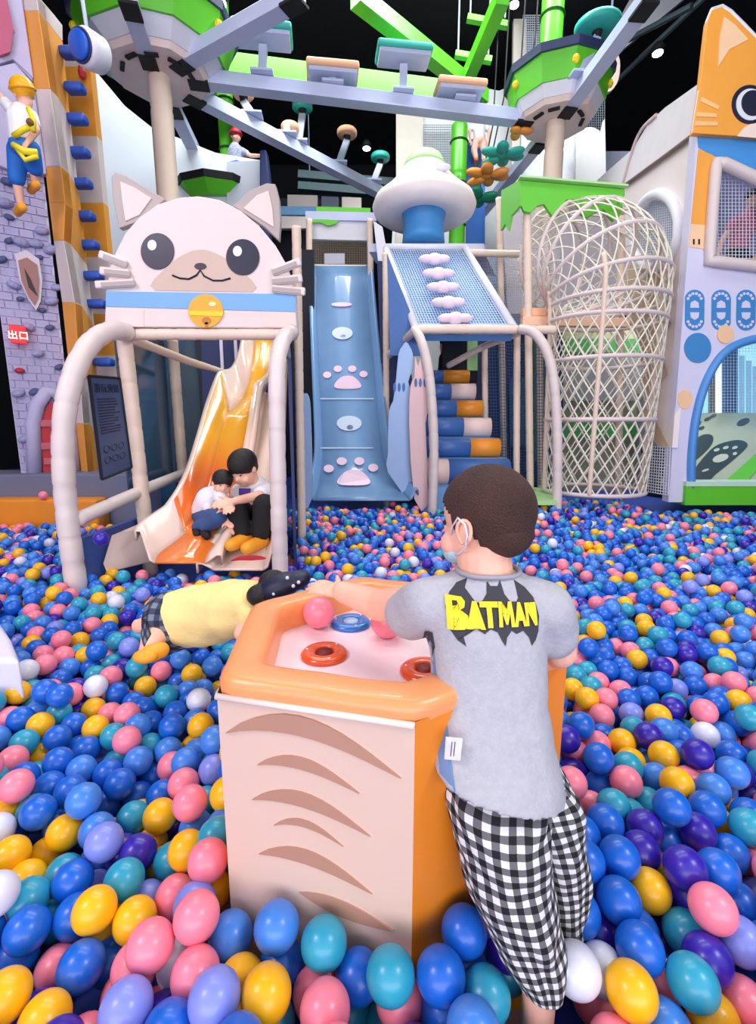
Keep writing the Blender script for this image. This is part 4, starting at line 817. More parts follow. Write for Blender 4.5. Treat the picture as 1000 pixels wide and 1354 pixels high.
# ---------- boy at the table
by = thing('person', (.24, .68, 0), 'boy in grey printed shirt and gingham trousers leaning on the hexagonal table', 'person')
hc = pt(641, 688, .90); hh = .205
Mh = rotframe((-.72, .69, -.12), (-.1, .12, 1))
hg, HLc = head_geo(hc, hh, Mh, 28)
shL, shR = pt(566, 800, .86), pt(722, 806, .84)
elL = pt(502, 800, 1.0); wrL = pt(454, 783, 1.07)
body = hg + [cap_(pt(640, 735, .88), pt(644, 785, .865), .052, .052, 16)] + [ell(pt(646, 860, .83), (.07, .045, .11), 18)] + limb([shL, elL, wrL], [.038, .036, .026])
elR = pt(742, 862, .86); wrR = pt(712, 876, 1.0)
body += limb([shR, elR, wrR], [.036, .03, .023])
body += limb([pt(646, 860, .845), pt(668, 1060, .725)], [.045, .05])
hd_ = (pt(400, 771, 1.14) - wrL); body += hand_geo(wrL, hd_, Vector((.15, -.5, 1)), .122, .2, 1)
body += hand_geo(wrR, Vector((-.9, .6, -.15)), Vector((0, 0, 1)), .105, .3, 1)
body += limb([pt(664, 1060, .72), pt(690, 1200, .675), pt(715, 1290, .645), Vector((.26, .62, .06))], [.045, .036, .028, .026]) + limb([pt(725, 1060, .75), pt(745, 1180, .745), Vector((.30, .765, .06))], [.045, .032, .022])
for q in (Vector((.26, .60, .03)), Vector((.31, .74, .03))): body += [ell(q + Vector((-.02, .05, 0)), (.03, .07, .028), 12)]
bo = fuse('body', body, skin, by, .0032, 7)
# ear detail and hair
hb_ = mat('hair_buzz', (40, 26, 24), .75, .5, 9, .9, 300)
_n = hb_.node_tree.nodes; _m = [q for q in _n if q.type == 'MIX'][0]; _m.inputs['A'].default_value = lin((14, 10, 12)); _m.inputs['B'].default_value = lin((104, 66, 54)); [q for q in _n if q.type == 'TEX_NOISE'][0].inputs['Detail'].default_value = 8
def buzz():
    V, Fc = ell(HLc(0, -.045, .1), (.372 * hh, .442 * hh, .415 * hh), 64, 44, Mh); V2 = [Mh.transposed() @ (v - hc) / hh for v in V]
    keep = []
    for f in Fc:
        c = sum((V2[i] for i in f), Vector()) / len(f)
        lowlim = -.30 + max(0, (c.y + .16)) * 1.05 if c.y > -.16 else -.27
        if c.y > .12: lowlim = .1 + (c.y - .12) * .6
        if abs(c.x) > .2 and -.1 < c.y < .08: lowlim = max(lowlim, .04)
        if c.z > lowlim: keep.append(f)
    return (V, keep)
ho = O('hair', buzz(), hb_, by, smooth=True, label='short black buzz cut'); s = ho.modifiers.new('s', 'SOLIDIFY'); s.thickness = .004; s.offset = .3
hg2 = ell(HLc(0, -.21, -.1), (.285 * hh, .25 * hh, .24 * hh), 30, 20, Mh); O('nape_hair', hg2, hb_, by, smooth=True)
eL = HLc(-.385, -.02, -.07)
O('ear_fold', tube([HLc(-.40 - .012 * math.sin(a * 2), -.035 + .07 * math.cos(a), -.06 + .11 * math.sin(a)) for a in [k * math.pi / 8 for k in range(-3, 11)]], .0035, 8), skin, by, smooth=True)
mw = mat('mask_print', (170, 196, 204), .7, .5, 60)
O('face_mask', ell(HLc(0, .24, -.29), (.26 * hh, .19 * hh, .15 * hh), 24, 14, Mh), mw, by, smooth=True, label='pale blue patterned face mask pulled under the chin')
O('mask_loop', tube([HLc(-.2, .27, -.2), HLc(-.31, .16, -.04), HLc(-.4, .02, .07), HLc(-.435, -.07, .02), HLc(-.43, -.085, -.08), HLc(-.37, -.02, -.19), HLc(-.3, .1, -.27), HLc(-.2, .25, -.32)], .0022, 6), white, by, smooth=True)
eyes(HLc, hh, Mh, by)
# shirt
heather = mat('heather_grey', (178, 178, 186), .85, .14, 90, .25, 200)
def ring(c, rx, ry, rz=0, tilt=0, n=40):
    M = Matrix.Rotation(rz, 3, 'Z') @ Matrix.Rotation(tilt, 3, 'Y'); return [Vector(c) + M @ Vector((rx * math.copysign(abs(math.cos(a)) ** .85, math.cos(a)), ry * math.copysign(abs(math.sin(a)) ** .85, math.sin(a)), 0)) for a in [2 * math.pi * k / n for k in range(n)]]
def loft(rings, cap=True):
    n = len(rings[0]); V = [v for r_ in rings for v in r_]; Fc = []
    for i in range(len(rings) - 1):
        for k in range(n): Fc.append((i * n + k, i * n + (k + 1) % n, (i + 1) * n + (k + 1) % n, (i + 1) * n + k))
    if cap: Fc += [tuple(range(n))[::-1], tuple((len(rings) - 1) * n + k for k in range(n))]
    return (V, Fc)
def C(px, py, Y): return pt(px, py, Y)
tr = [ring(C(645, 755, .868), .056, .05), ring(C(645, 764, .866), .085, .058), ring(C(644, 776, .863), .112, .066), ring(C(643, 796, .855), .122, .074), ring(C(643, 830, .845), .112, .082), ring(C(645, 870, .83), .106, .084), ring(C(645, 920, .805), .105, .088), ring(C(647, 970, .775), .110, .092), ring(C(655, 1002, .755), .116, .098, 0, .12), ring(C(659, 1022, .745), .118, .102, 0, .22)]
sh_g = [loft(tr)] + limb([pt(606, 796, .86), shL, pt(542, 812, .905)], [.056, .054, .052]) + limb([pt(696, 800, .85), shR, pt(732, 838, .85)], [.056, .054, .048])
shirt = fuse('shirt', sh_g, heather, by, .0042, 6)
me = shirt.data
for v in me.vertices:
    p = v.co; k = noise.noise(Vector((p.x * 9 + p.z * 14, p.y * 8, p.z * 10))) * .0045 + noise.noise(Vector((p.x * 30 + p.z * 18, p.y * 20, p.z * 26 - p.x * 20))) * .0018
    v.co = p + v.normal * k
# rolled hem band and neck band
O('neckband', tube([v + Vector((0, 0, .002)) for v in ring(C(645, 754, .868), .058, .052)], .0045, 8, True), mat('neckband_grey', (160, 160, 170), .85), by, smooth=True)
# print
back_n = Vector((0, 1, -.05))
def bp2(P, Y=.76): return [pt(x, y, Y) for x, y in P]
bat = [(592, 812), (600, 795), (612, 785), (628, 779), (622, 789), (624, 801), (632, 806), (643, 804), (651, 795), (654, 779), (658, 786), (668, 786), (673, 779), (676, 795), (683, 804), (692, 804), (698, 796), (698, 785), (694, 779), (708, 788), (718, 800), (722, 822), (720, 842), (715, 852), (708, 858), (705, 848), (697, 839), (687, 842), (680, 838), (673, 846), (670, 856), (666, 850), (661, 840), (652, 836), (643, 842), (632, 836), (622, 838), (614, 846), (617, 857), (606, 851), (596, 838)]
bat = [(657 + (x - 657) * .98, y) for x, y in bat]
charcoal = mat('print_charcoal', (58, 58, 66), .8)
decal(shirt, [bp2(bat)], charcoal, 'bat_emblem', by, back_n, .0014, .006, label='dark grey bat emblem on the back')
def let(ox, oy, w, h, polys): return [[(ox + x * w, oy + y * h) for x, y in P] for P in polys]
LET = {'B': [[(0, 0), (.3, 0), (.3, 1), (0, 1)], [(.3, 0), (.75, .02), (.9, .15), (.85, .32), (.62, .42), (.3, .42), (.3, .3), (.52, .28), (.58, .2), (.52, .14), (.3, .14)], [(.3, .42), (.7, .42), (.98, .55), (1.0, .8), (.8, .97), (.3, 1), (.3, .84), (.6, .8), (.68, .7), (.6, .6), (.3, .58)]],
       'A': [[(.4, 0), (.62, 0), (1, 1), (.74, 1), (.66, .75), (.36, .75), (.28, 1), (0, 1)]], 'T': [[(0, 0), (1, 0), (1, .22), (.64, .22), (.64, 1), (.36, 1), (.36, .22), (0, .22)]],
       'M': [[(0, 1), (.08, 0), (.3, 0), (.5, .5), (.7, 0), (.92, 0), (1, 1), (.76, 1), (.74, .45), (.56, .9), (.44, .9), (.26, .45), (.24, 1)]], 'N': [[(0, 1), (0, 0), (.26, 0), (.74, .6), (.74, 0), (1, 0), (1, 1), (.76, 1), (.26, .4), (.26, 1)]]}
for ch_, x, y, w, h in (('B', 594, 798, 29, 40), ('A', 619, 803, 26, 33), ('T', 639, 803, 25, 31), ('M', 663, 803, 22, 30), ('A', 684, 804, 18, 29), ('N', 701, 805, 16, 28)):
    P = let(x, y, w, h, LET[ch_]); o = decal(shirt, [bp2(p) for p in P], yellow, 'letter', by, back_n, .0048, .005, label='yellow capital %s on the shirt' % ch_)
decal(shirt, [bp2([(571, 852), (578, 870), (580, 900), (588, 935), (592, 1000), (592, 1028), (576, 1024), (576, 940), (566, 870)])], mat('shirt_blue_front', (110, 140, 184), .8), 'side_panel', by, back_n, .001, label='blue grey strip of the shirt front at the side')
decal(shirt, [bp2([(566, 852), (576, 850), (579, 868), (576, 884), (566, 880)])], charcoal, 'side_print', by, back_n, .002)
O('care_tag', prism([pt(590, 976, .70), pt(612, 978, .69), pt(609, 1006, .685), pt(588, 1004, .70)], (0, .004, 0)), whitec, by, label='white care tag turned out of the hem'); O('care_tag_print', [bar(pt(598 + k * 4, 981, .684), pt(596 + k * 4, 1000, .682), .001, .0012) for k in range(2)], charcoal, by)
# trousers
gm = bpy.data.materials.new('gingham'); gm.use_nodes = True; nt = gm.node_tree; N = nt.nodes; L_ = nt.links; b = N['Principled BSDF']; b.inputs['Roughness'].default_value = .85
uvn = N.new('ShaderNodeUVMap'); uvn.uv_map = 'UVMap'; sx = N.new('ShaderNodeSeparateXYZ'); L_.new(uvn.outputs[0], sx.inputs[0]); outs = []
for k in ('X', 'Y'):
    f = N.new('ShaderNodeMath'); f.operation = 'FRACT'; g_ = N.new('ShaderNodeMath'); g_.operation = 'GREATER_THAN'; g_.inputs[1].default_value = .5; L_.new(sx.outputs[k], f.inputs[0]); L_.new(f.outputs[0], g_.inputs[0]); outs.append(g_)
ad = N.new('ShaderNodeMath'); ad.operation = 'ADD'; L_.new(outs[0].outputs[0], ad.inputs[0]); L_.new(outs[1].outputs[0], ad.inputs[1]); ml = N.new('ShaderNodeMath'); ml.operation = 'MULTIPLY'; ml.inputs[1].default_value = .5; L_.new(ad.outputs[0], ml.inputs[0])
cr = N.new('ShaderNodeValToRGB'); cr.color_ramp.interpolation = 'CONSTANT'; cr.color_ramp.elements[0].color = lin((226, 226, 226)); cr.color_ramp.elements[1].position = .75; cr.color_ramp.elements[1].color = lin((16, 16, 20)); e = cr.color_ramp.elements.new(.3); e.color = lin((104, 104, 108)); L_.new(ml.outputs[0], cr.inputs[0]); L_.new(cr.outputs[0], b.inputs['Base Color'])
nz = N.new('ShaderNodeTexNoise'); nz.inputs['Scale'].default_value = 120; bpn = N.new('ShaderNodeBump'); bpn.inputs['Strength'].default_value = .3; bpn.inputs['Distance'].default_value = .004; L_.new(nz.outputs[0], bpn.inputs['Height']); L_.new(bpn.outputs[0], b.inputs['Normal'])
def trouser(name, secs, pitch, par, m_, u0=0, nA=72, wr=.006, seed=0):
    P = spline([s_[0] for s_ in secs], 10); RX = spline([Vector((s_[1], s_[2], s_[3])) for s_ in secs], 10); V = []; UV = []; s = 0; rm = sum(s_[1] + s_[2] for s_ in secs) / len(secs) / 2 * 1.1
    nA_ = nA; circn = round(2 * math.pi * rm / pitch)
    for i, p in enumerate(P):
        if i: s += (p - P[i - 1]).length
        for k in range(nA_):
            a = 2 * math.pi * k / nA_; d = Vector((math.cos(a) * RX[i].x, math.sin(a) * RX[i].y, 0)); d = Matrix.Rotation(RX[i].z, 3, 'Y') @ d
            nn_ = noise.noise(Vector((math.cos(a) * 1.6 + seed, math.sin(a) * 1.6, s * 13))) + .55 * noise.noise(Vector((math.cos(a) * 3 + 9 + seed, math.sin(a) * 3 + s * 22, s * 14)))
            V.append(p + d * (1 + nn_ * wr / .05)); UV.append((circn * k / nA_, s / pitch))
    n = len(P); Fc = []; FU = []
    for i in range(n - 1):
        for k in range(nA_):
            k2 = (k + 1) % nA_; Fc.append((i * nA_ + k, i * nA_ + k2, (i + 1) * nA_ + k2, (i + 1) * nA_ + k)); u1 = circn if k2 == 0 else UV[k2][0]
            FU += [(UV[k][0], UV[i * nA_][1]), (u1, UV[i * nA_][1]), (u1, UV[(i + 1) * nA_][1]), (UV[k][0], UV[(i + 1) * nA_][1])]
    return V, Fc, FU
def leg_obj(name, parts, m_, par, label=None):
    V = []; Fc = []; U = []
    for v, f, u in parts: n = len(V); V += v; Fc += [tuple(i + n for i in q) for q in f]; U += u
    me = bpy.data.meshes.new(name); me.from_pydata([tuple(v) for v in V], [], Fc); ul = me.uv_layers.new(name='UVMap'); ul.data.foreach_set('uv', [c for uv in U for c in uv]); me.materials.append(m_); me.polygons.foreach_set('use_smooth', [True] * len(me.polygons))
    o = bpy.data.objects.new(name, me); s = o.modifiers.new('s', 'SOLIDIFY'); s.thickness = .003; s.offset = 0; return link(o, par, label, None, None, None)
legN = [(C(668, 1012, .765), .085, .06, .2), (C(662, 1048, .742), .094, .08, .15), (C(662, 1090, .715), .084, .08, .05), (C(672, 1150, .695), .074, .07, 0), (C(686, 1205, .68), .066, .064, 0), (C(700, 1250, .665), .056, .056, 0), (C(709, 1280, .655), .046, .046, .1), (C(714, 1300, .645), .037, .037, .15)]
legF = [(C(690, 1012, .77), .074, .06, .2), (C(704, 1045, .762), .082, .07, .1), (C(724, 1100, .755), .066, .062, 0), (C(738, 1160, .755), .054, .054, 0), (C(742, 1205, .755), .045, .045, 0), (C(742, 1240, .75), .036, .038, 0)]
leg_obj('trousers', [trouser('a', legN, .0215, by, gm), trouser('b', legF, .0215, by, gm, seed=5)], gm, by, 'black and white gingham trousers')

# ---------- child lying over the balls by the table
lc = thing('person', (-.62, 1.64, BZ), 'child in yellow shirt and dark plaid shorts lying face down behind the table', 'person')
LYp = [pt(222, 820, 1.62), pt(245, 816, 1.62), pt(275, 812, 1.60), pt(305, 805, 1.55), pt(335, 797, 1.50)]
ysh = mat('shirt_pale_yellow', (252, 226, 150), .8, .04, 8, .3, 40)
def lring(c, r1, r2, d):
    d = Vector(d).normalized(); s_ = d.cross(Vector((0, 0, 1))).normalized(); u = s_.cross(d); return [Vector(c) + s_ * r1 * math.cos(a) + u * r2 * math.sin(a) for a in [2 * math.pi * k / 32 for k in range(32)]]
dL = (LYp[-1] - LYp[0])
headc = pt(362, 781, 1.50); 
Ml = rotframe((.75, .2, -.65), (.6, -.1, .75)); lg, LL = head_geo(headc, .125, Ml)
lb_ = lg + limb([LYp[0], LYp[2], LYp[4]], [.085, .085, .06]) + [cap_(LYp[4], headc, .035, .035)]
lb_ += limb([pt(225, 825, 1.60), pt(205, 842, 1.52), pt(196, 860, 1.47)], [.06, .045, .03]) + limb([pt(222, 815, 1.66), pt(202, 824, 1.66), pt(186, 828, 1.66)], [.05, .035, .026]) + [ell(pt(184, 828, 1.66), (.03, .02, .03), 10)]
lb_ += limb([pt(320, 795, 1.52), pt(330, 815, 1.46), pt(318, 838, 1.42)], [.035, .03, .022]) + hand_geo(pt(318, 838, 1.42), Vector((.2, -.3, -.9)), Vector((-.5, -.8, 0)), .1, .3)
fuse('body', lb_, skin, lc, .006, 3)
lsh = fuse('shirt', [loft([lring(LYp[0] + Vector((.0, 0, 0)), .10, .09, dL), lring(LYp[1], .115, .105, dL), lring(LYp[2], .118, .11, dL), lring(LYp[3], .11, .1, dL), lring(LYp[4], .085, .075, dL), lring(LYp[4] + dL * .08, .05, .045, dL)])] + limb([pt(318, 795, 1.5), pt(328, 812, 1.46)], [.05, .048]), ysh, lc, .006, 5)
for v in lsh.data.vertices: v.co += v.normal * noise.noise(v.co * 16) * .008
plaid = gm.copy(); plaid.name = 'plaid_navy'; r_ = [n_ for n_ in plaid.node_tree.nodes if n_.type == 'VALTORGB'][0]; r_.color_ramp.elements[0].color = lin((30, 38, 66)); r_.color_ramp.elements[1].color = lin((58, 66, 92)); r_.color_ramp.elements[2].color = lin((120, 126, 140))
def ltube(secs, pitch):
    V = []; Fc = []; U = []; s = 0
    for i, (c, r1, r2, d) in enumerate(secs):
        if i: s += (secs[i][0] - secs[i - 1][0]).length
        V += lring(c, r1, r2, d)
    s = 0
    for i in range(len(secs) - 1):
        s2 = s + (secs[i + 1][0] - secs[i][0]).length
        for k in range(32): k2 = (k + 1) % 32; Fc.append((i * 32 + k, i * 32 + k2, (i + 1) * 32 + k2, (i + 1) * 32 + k)); U += [(k * 16 / 32, s / pitch), ((k + 1) * 16 / 32, s / pitch), ((k + 1) * 16 / 32, s2 / pitch), (k * 16 / 32, s2 / pitch)]
        s = s2
    return V, Fc, U
d1 = Vector((-1, -.25, -.45)); leg_obj('shorts', [ltube([(pt(252, 820, 1.6), .09, .085, -dL), (pt(232, 820, 1.61), .118, .108, -dL), (pt(220, 824, 1.60), .115, .105, -dL + d1 * .1), (pt(212, 834, 1.57), .09, .09, d1), (pt(204, 846, 1.53), .07, .07, d1), (pt(200, 852, 1.51), .062, .06, d1)], .03)], plaid, lc, 'dark plaid shorts')
O('sock', [cap_(pt(212, 860, 1.46), pt(200, 864, 1.44), .028, .03), ell(pt(192, 868, 1.42), (.04, .028, .022), 14)], shoe, lc, smooth=True, label='orange sock')
fuse('hair', [ell(pt(343, 787, 1.45), (.042, .04, .036), 14)] + hair_geo(LL, .125, Ml), hair, lc, .006, 2)
cpn = fuse('cap', [ell(pt(370, 775, 1.47), (.085, .06, .04), 20, 12, Matrix.Rotation(-.35, 3, 'Y')), ell(pt(392, 767, 1.47), (.05, .05, .03), 16, 10, Matrix.Rotation(-.3, 3, 'Y'))], mat('cap_navy', (18, 24, 56), .5), lc, .006, 2, label='dark navy cap with pale studs')
for x, y in ((362, 785), (388, 775), (395, 770), (380, 764)): O('stud', ell(pt(x, y, 1.415), .006, 8), white, lc)

# ---------- generic small figures
def figure(label, base, hcen, hsize, face, up, neck, torso, arms, legs, shirt_m, pants_m, shoe_m, sc=1.0, hair_m=None, helmet=None, vox=.008, tr_=.5, sleeve=.5, shorts=False, extra=None):
    t = thing('person', base, label, 'person'); M = rotframe(face, up); g, L = head_geo(hcen, hsize, M, 16); ch_, pe = torso
    r = hsize / .21
    g += [cap_(hcen - M @ Vector((0, .02, .3 * hsize)), neck, .045 * r, .05 * r)] + limb([neck, ch_, pe], [.05 * r, .09 * r, .09 * r])
    for A_ in arms: g += limb(A_, [.038 * r, .032 * r, .024 * r]); d = (A_[-1] - A_[-2]).normalized(); g += hand_geo(A_[-1], d, Vector((0, -.6, .8)), .15 * r, .3)
    for G_ in legs: g += limb(G_, [.065 * r, .045 * r, .032 * r])
    fuse('body', g, skin, t, vox, 2)
    if helmet: fuse('helmet', [ell(L(0, -.05, .18), (.46 * hsize, .54 * hsize, .42 * hsize), 20, 14, M)], helmet, t, vox, 2); O('helmet_rim', tube([L(.46 * math.cos(a), -.05 + .54 * math.sin(a), .14) for a in [k * math.pi / 10 for k in range(20)]], .012 * r, 6, True), helmet, t, smooth=True)
    else: fuse('hair', hair_geo(L, hsize, M, 0, 1.1), hair_m or hair, t, vox, 2)
    eyes(L, hsize, M, t)
    sg_ = limb([neck.lerp(ch_, .25), ch_, pe], [.085 * r, .125 * r, .115 * r])
    for A_ in arms: sg_ += limb([A_[0], A_[0].lerp(A_[1], sleeve)], [.058 * r, .052 * r])
    fuse('shirt', sg_, shirt_m, t, vox, 4)
    pg = [ell(pe - Vector((0, 0, .03 * r)), (.125 * r, .12 * r, .1 * r), 16)]
    for G_ in legs: pg += limb([G_[0], G_[1]] + ([] if shorts else [G_[1].lerp(G_[2], .85)]), [.088 * r, .068 * r] + ([] if shorts else [.05 * r]))
    fuse('trousers', pg, pants_m, t, vox, 3)
    for G_ in legs:
        f = Vector(face); f.z = 0; f = f.normalized() if f.length > .1 else Vector((0, 1, 0)); a = G_[-1]; O('shoe', [cap_(a + Vector((0, 0, -.02 * r)) - f * .02, a + f * .12 * r + Vector((0, 0, -.03 * r)), .042 * r, .036 * r)], shoe_m, t, smooth=True)
    return t, L, M
# older boy on the slide
hz = pt(322, 620, 3.2)
t, L, M = figure('older boy in white shirt and black trousers sitting on the cream slide lane', pt(330, 700, 3.2), hz, .235, (-.35, -.8, -.5), (-.25, -.25, 1), pt(334, 640, 3.32), (pt(338, 655, 3.36), pt(338, 682, 3.42)),
    [[pt(352, 650, 3.3), pt(342, 656, 3.1), pt(312, 662, 3.0)], [pt(318, 650, 3.36), pt(312, 668, 3.2), pt(306, 672, 3.0)]],
    [[pt(348, 684, 3.38), pt(350, 668, 3.05), pt(344, 712, 3.0)], [pt(326, 684, 3.38), pt(312, 672, 3.05), pt(324, 708, 3.0)]], whitec, blackc, shoe, sleeve=.65)
O('shirt_print', board([(316, 646), (331, 646), (331, 655), (316, 655)], 3.19, .01), mat('print_purple', (70, 40, 130), .7), t, label='purple print on the chest')
# small child beside
t, L, M = figure('small child in white shirt and denim trousers crouching on the orange slide bed', pt(278, 700, 3.2), pt(294, 639, 3.15), .165, (.45, -.8, -.2), (.25, .0, 1), pt(286, 652, 3.2), (pt(278, 662, 3.22), pt(268, 680, 3.28)),
    [[pt(290, 656, 3.12), pt(300, 672, 3.05), pt(304, 686, 3.02)], [pt(270, 662, 3.2), pt(282, 680, 3.1), pt(296, 688, 3.02)]],
    [[pt(270, 684, 3.22), pt(290, 684, 3.0), pt(270, 700, 3.08)], [pt(262, 682, 3.28), pt(282, 688, 3.06), pt(258, 698, 3.14)]], whitec, denim, black, vox=.007)
# climber on castle wall
yh = mat('helmet_yellow', (252, 178, 20), .35); blsh = mat('shorts_blue', (30, 110, 200), .7); har = mat('harness_yellow', (240, 222, 40), .6)
hcx = pt(31, 124, 4.62)
t, L, M = figure('climber in yellow helmet, yellow harness and blue shorts on the brick wall', pt(30, 275, 4.7), hcx, .2, (-.75, .6, .15), (-.3, -.1, 1), pt(28, 146, 4.62), (pt(30, 162, 4.6), pt(32, 190, 4.58)),
    [[pt(16, 145, 4.62), pt(2, 130, 4.66), pt(-14, 112, 4.72)], [pt(42, 155, 4.62), pt(48, 172, 4.55), pt(38, 186, 4.5)]],
    [[pt(24, 200, 4.6), pt(22, 236, 4.62), pt(28, 272, 4.68)], [pt(40, 202, 4.6), pt(46, 222, 4.66), pt(46, 242, 4.72)]], whitec, blsh, shoe, helmet=yh, shorts=True)
O('harness', [tube([pt(18, 180, 4.45), pt(30, 172, 4.42), pt(44, 166, 4.45)], .022, 8), tube([pt(38, 144, 4.48), pt(44, 158, 4.44), pt(44, 174, 4.44)], .022, 8), tube([pt(18, 192, 4.45), pt(32, 200, 4.42), pt(50, 202, 4.46)], .026, 8), tube([pt(22, 196, 4.45), pt(34, 212, 4.42), pt(50, 206, 4.46)], .02, 8)], har, t, smooth=True)
O('harness_buckle', ell(pt(40, 162, 4.42), .03, 10), mat('buckle_brown', (120, 80, 30), .5), t)
# small climber with red helmet
patt = mat('shirt_patterned', (150, 156, 178), .8, .9, 40)
t, L, M = figure('small climber in red helmet and patterned shirt on the green platform', pt(312, 258, 9.0), pt(312, 180, 9.0), .22, (.5, -.8, -.1), (0, 0, 1), pt(311, 194, 9.0), (pt(312, 202, 9.0), pt(313, 222, 9.0)),
    [[pt(320, 200, 9.0), pt(332, 206, 8.9), pt(346, 206, 8.8)], [pt(305, 202, 9.0), pt(304, 214, 8.95), pt(308, 222, 8.85)]],
    [[pt(316, 226, 9.0), pt(318, 240, 8.95), pt(319, 256, 9.0)], [pt(309, 226, 9.0), pt(310, 240, 8.95), pt(311, 257, 9.0)]], patt, whitec, black, helmet=mat('helmet_red', (196, 40, 56), .4), vox=.014)
O('harness', [tube([pt(306, 218, 8.82), pt(313, 216, 8.8), pt(321, 219, 8.82)], .05, 8)], blsh, t, smooth=True)
# distant climber in white and orange
orr = mat('orange_strap', (240, 120, 60), .6)
t, L, M = figure('distant climber in white and orange clothes against the blue mat', pt(633, 200, 10.6), pt(634, 150, 10.6), .2, (.2, .95, 0), (0, 0, 1), pt(634, 162, 10.6), (pt(634, 168, 10.6), pt(634, 184, 10.6)),
    [[pt(642, 166, 10.6), pt(647, 175, 10.6), pt(646, 184, 10.6)], [pt(626, 166, 10.6), pt(621, 174, 10.6), pt(622, 183, 10.6)]],
    [[pt(638, 188, 10.6), pt(641, 200, 10.6), pt(640, 212, 10.6)], [pt(630, 188, 10.6), pt(627, 198, 10.6), pt(630, 210, 10.6)]], whitec, mat('trousers_orange_white', (236, 190, 170), .7), orr, helmet=orr, vox=.016)
O('crash_mat', board([(618, 186), (642, 178), (640, 624), (616, 624)], 10.9, .1), mat('mat_blue', (40, 110, 200), .6), label='blue mat hanging behind the distant climber', cat='mat')
# dark figure on the stairs top
t, L, M = figure('person in black clothes standing at the top of the soft stairs', pt(590, 500, 6.9), pt(596, 425, 7.1), .2, (.2, .95, -.1), (0, 0, 1), pt(596, 438, 7.1), (pt(596, 448, 7.1), pt(594, 466, 7.05)),
    [[pt(604, 446, 7.1), pt(612, 458, 7.05), pt(618, 466, 7.0)], [pt(588, 446, 7.1), pt(584, 458, 7.1), pt(585, 468, 7.05)]],
    [[pt(598, 474, 7.05), pt(596, 486, 7.0), pt(594, 500, 7.05)], [pt(588, 474, 7.05), pt(585, 490, 7.0), pt(584, 504, 7.0)]], blackc, blackc, black, vox=.012)
# person behind house window
t, L, M = figure('person in dark pink behind the netted window of the cat house', pt(975, 350, 6.1), pt(996, 262, 6.0), .2, (-.5, -.8, -.1), (-.1, 0, 1), pt(992, 280, 6.0), (pt(985, 298, 6.0), pt(975, 330, 6.05)),
    [[pt(972, 292, 6.0), pt(955, 318, 5.9), pt(950, 336, 5.8)], [pt(1004, 292, 6.0), pt(1010, 320, 5.95), pt(1000, 340, 5.85)]],
    [[pt(985, 345, 6.05), pt(985, 375, 6.0), pt(985, 410, 6.05)], [pt(968, 345, 6.05), pt(968, 375, 6.0), pt(968, 410, 6.05)]], mat('shirt_rose', (206, 96, 130), .8), navyd, black, vox=.012)

# ================================================================== HEXAGON TABLE
TZ = CZ - .443
hexv = [Vector(v) for v in ((-.29, .786, 0), (.06, .70, 0), (.385, .90, 0), (.34, 1.27, 0), (-.06, 1.385, 0), (-.325, 1.16, 0))]
tcn = sum(hexv, Vector()) / 6
def hx(s, z): return [tcn + (v - tcn) * s + Vector((0, 0, z)) for v in hexv]
tb = thing('hexagonal_play_table', (tcn.x, tcn.y, 0), 'padded hexagonal play table, cream striped side and orange rim', 'table')
# rim: rounded ring profile
prof = [(1.0, TZ - .035), (1.005, TZ - .018), (.985, TZ - .004), (.95, TZ), (.82, TZ + .001), (.785, TZ - .002), (.765, TZ - .012), (.755, TZ - .03), (.75, TZ - .085)]
V = []; Fc = []; nS = 12
def hxs(s, z):   # subdivided and corner-softened
    P = []; H = hx(s, z)
    for i in range(6):
        a, b_ = H[i], H[(i + 1) % 6]
        for k in range(nS): P.append(a.lerp(b_, k / nS))
    Q = []; m = len(P)
    for i in range(m):
        Q.append((P[i - 1] + P[i] * 2 + P[(i + 1) % m]) / 4)
    return Q
rings = [hxs(s, z) for s, z in prof]; m = len(rings[0])
for r_ in rings: V += r_
for i, v in enumerate(V): V[i] = v + Vector((0, 0, .004 * noise.noise(v * 14)))
for i in range(len(rings) - 1):
    for k in range(m): Fc.append((i * m + k, i * m + (k + 1) % m, (i + 1) * m + (k + 1) % m, (i + 1) * m + k))
orim = mat('orange_rim_vinyl', (244, 158, 98), .35, .08, 4, .12, 9, coat=.2)
O('rim_pad', (V, Fc), orim, tb, smooth=True)
O('play_surface', prism([v for v in hx(.752, TZ - .078)], (0, 0, .012)), pinkw, tb)
crm = mat('table_cream_vinyl', (226, 196, 178), .42, .04, 5, .1, 8)
osd = mat('table_orange_side', (236, 136, 30), .4, .07, 4, .15, 10)
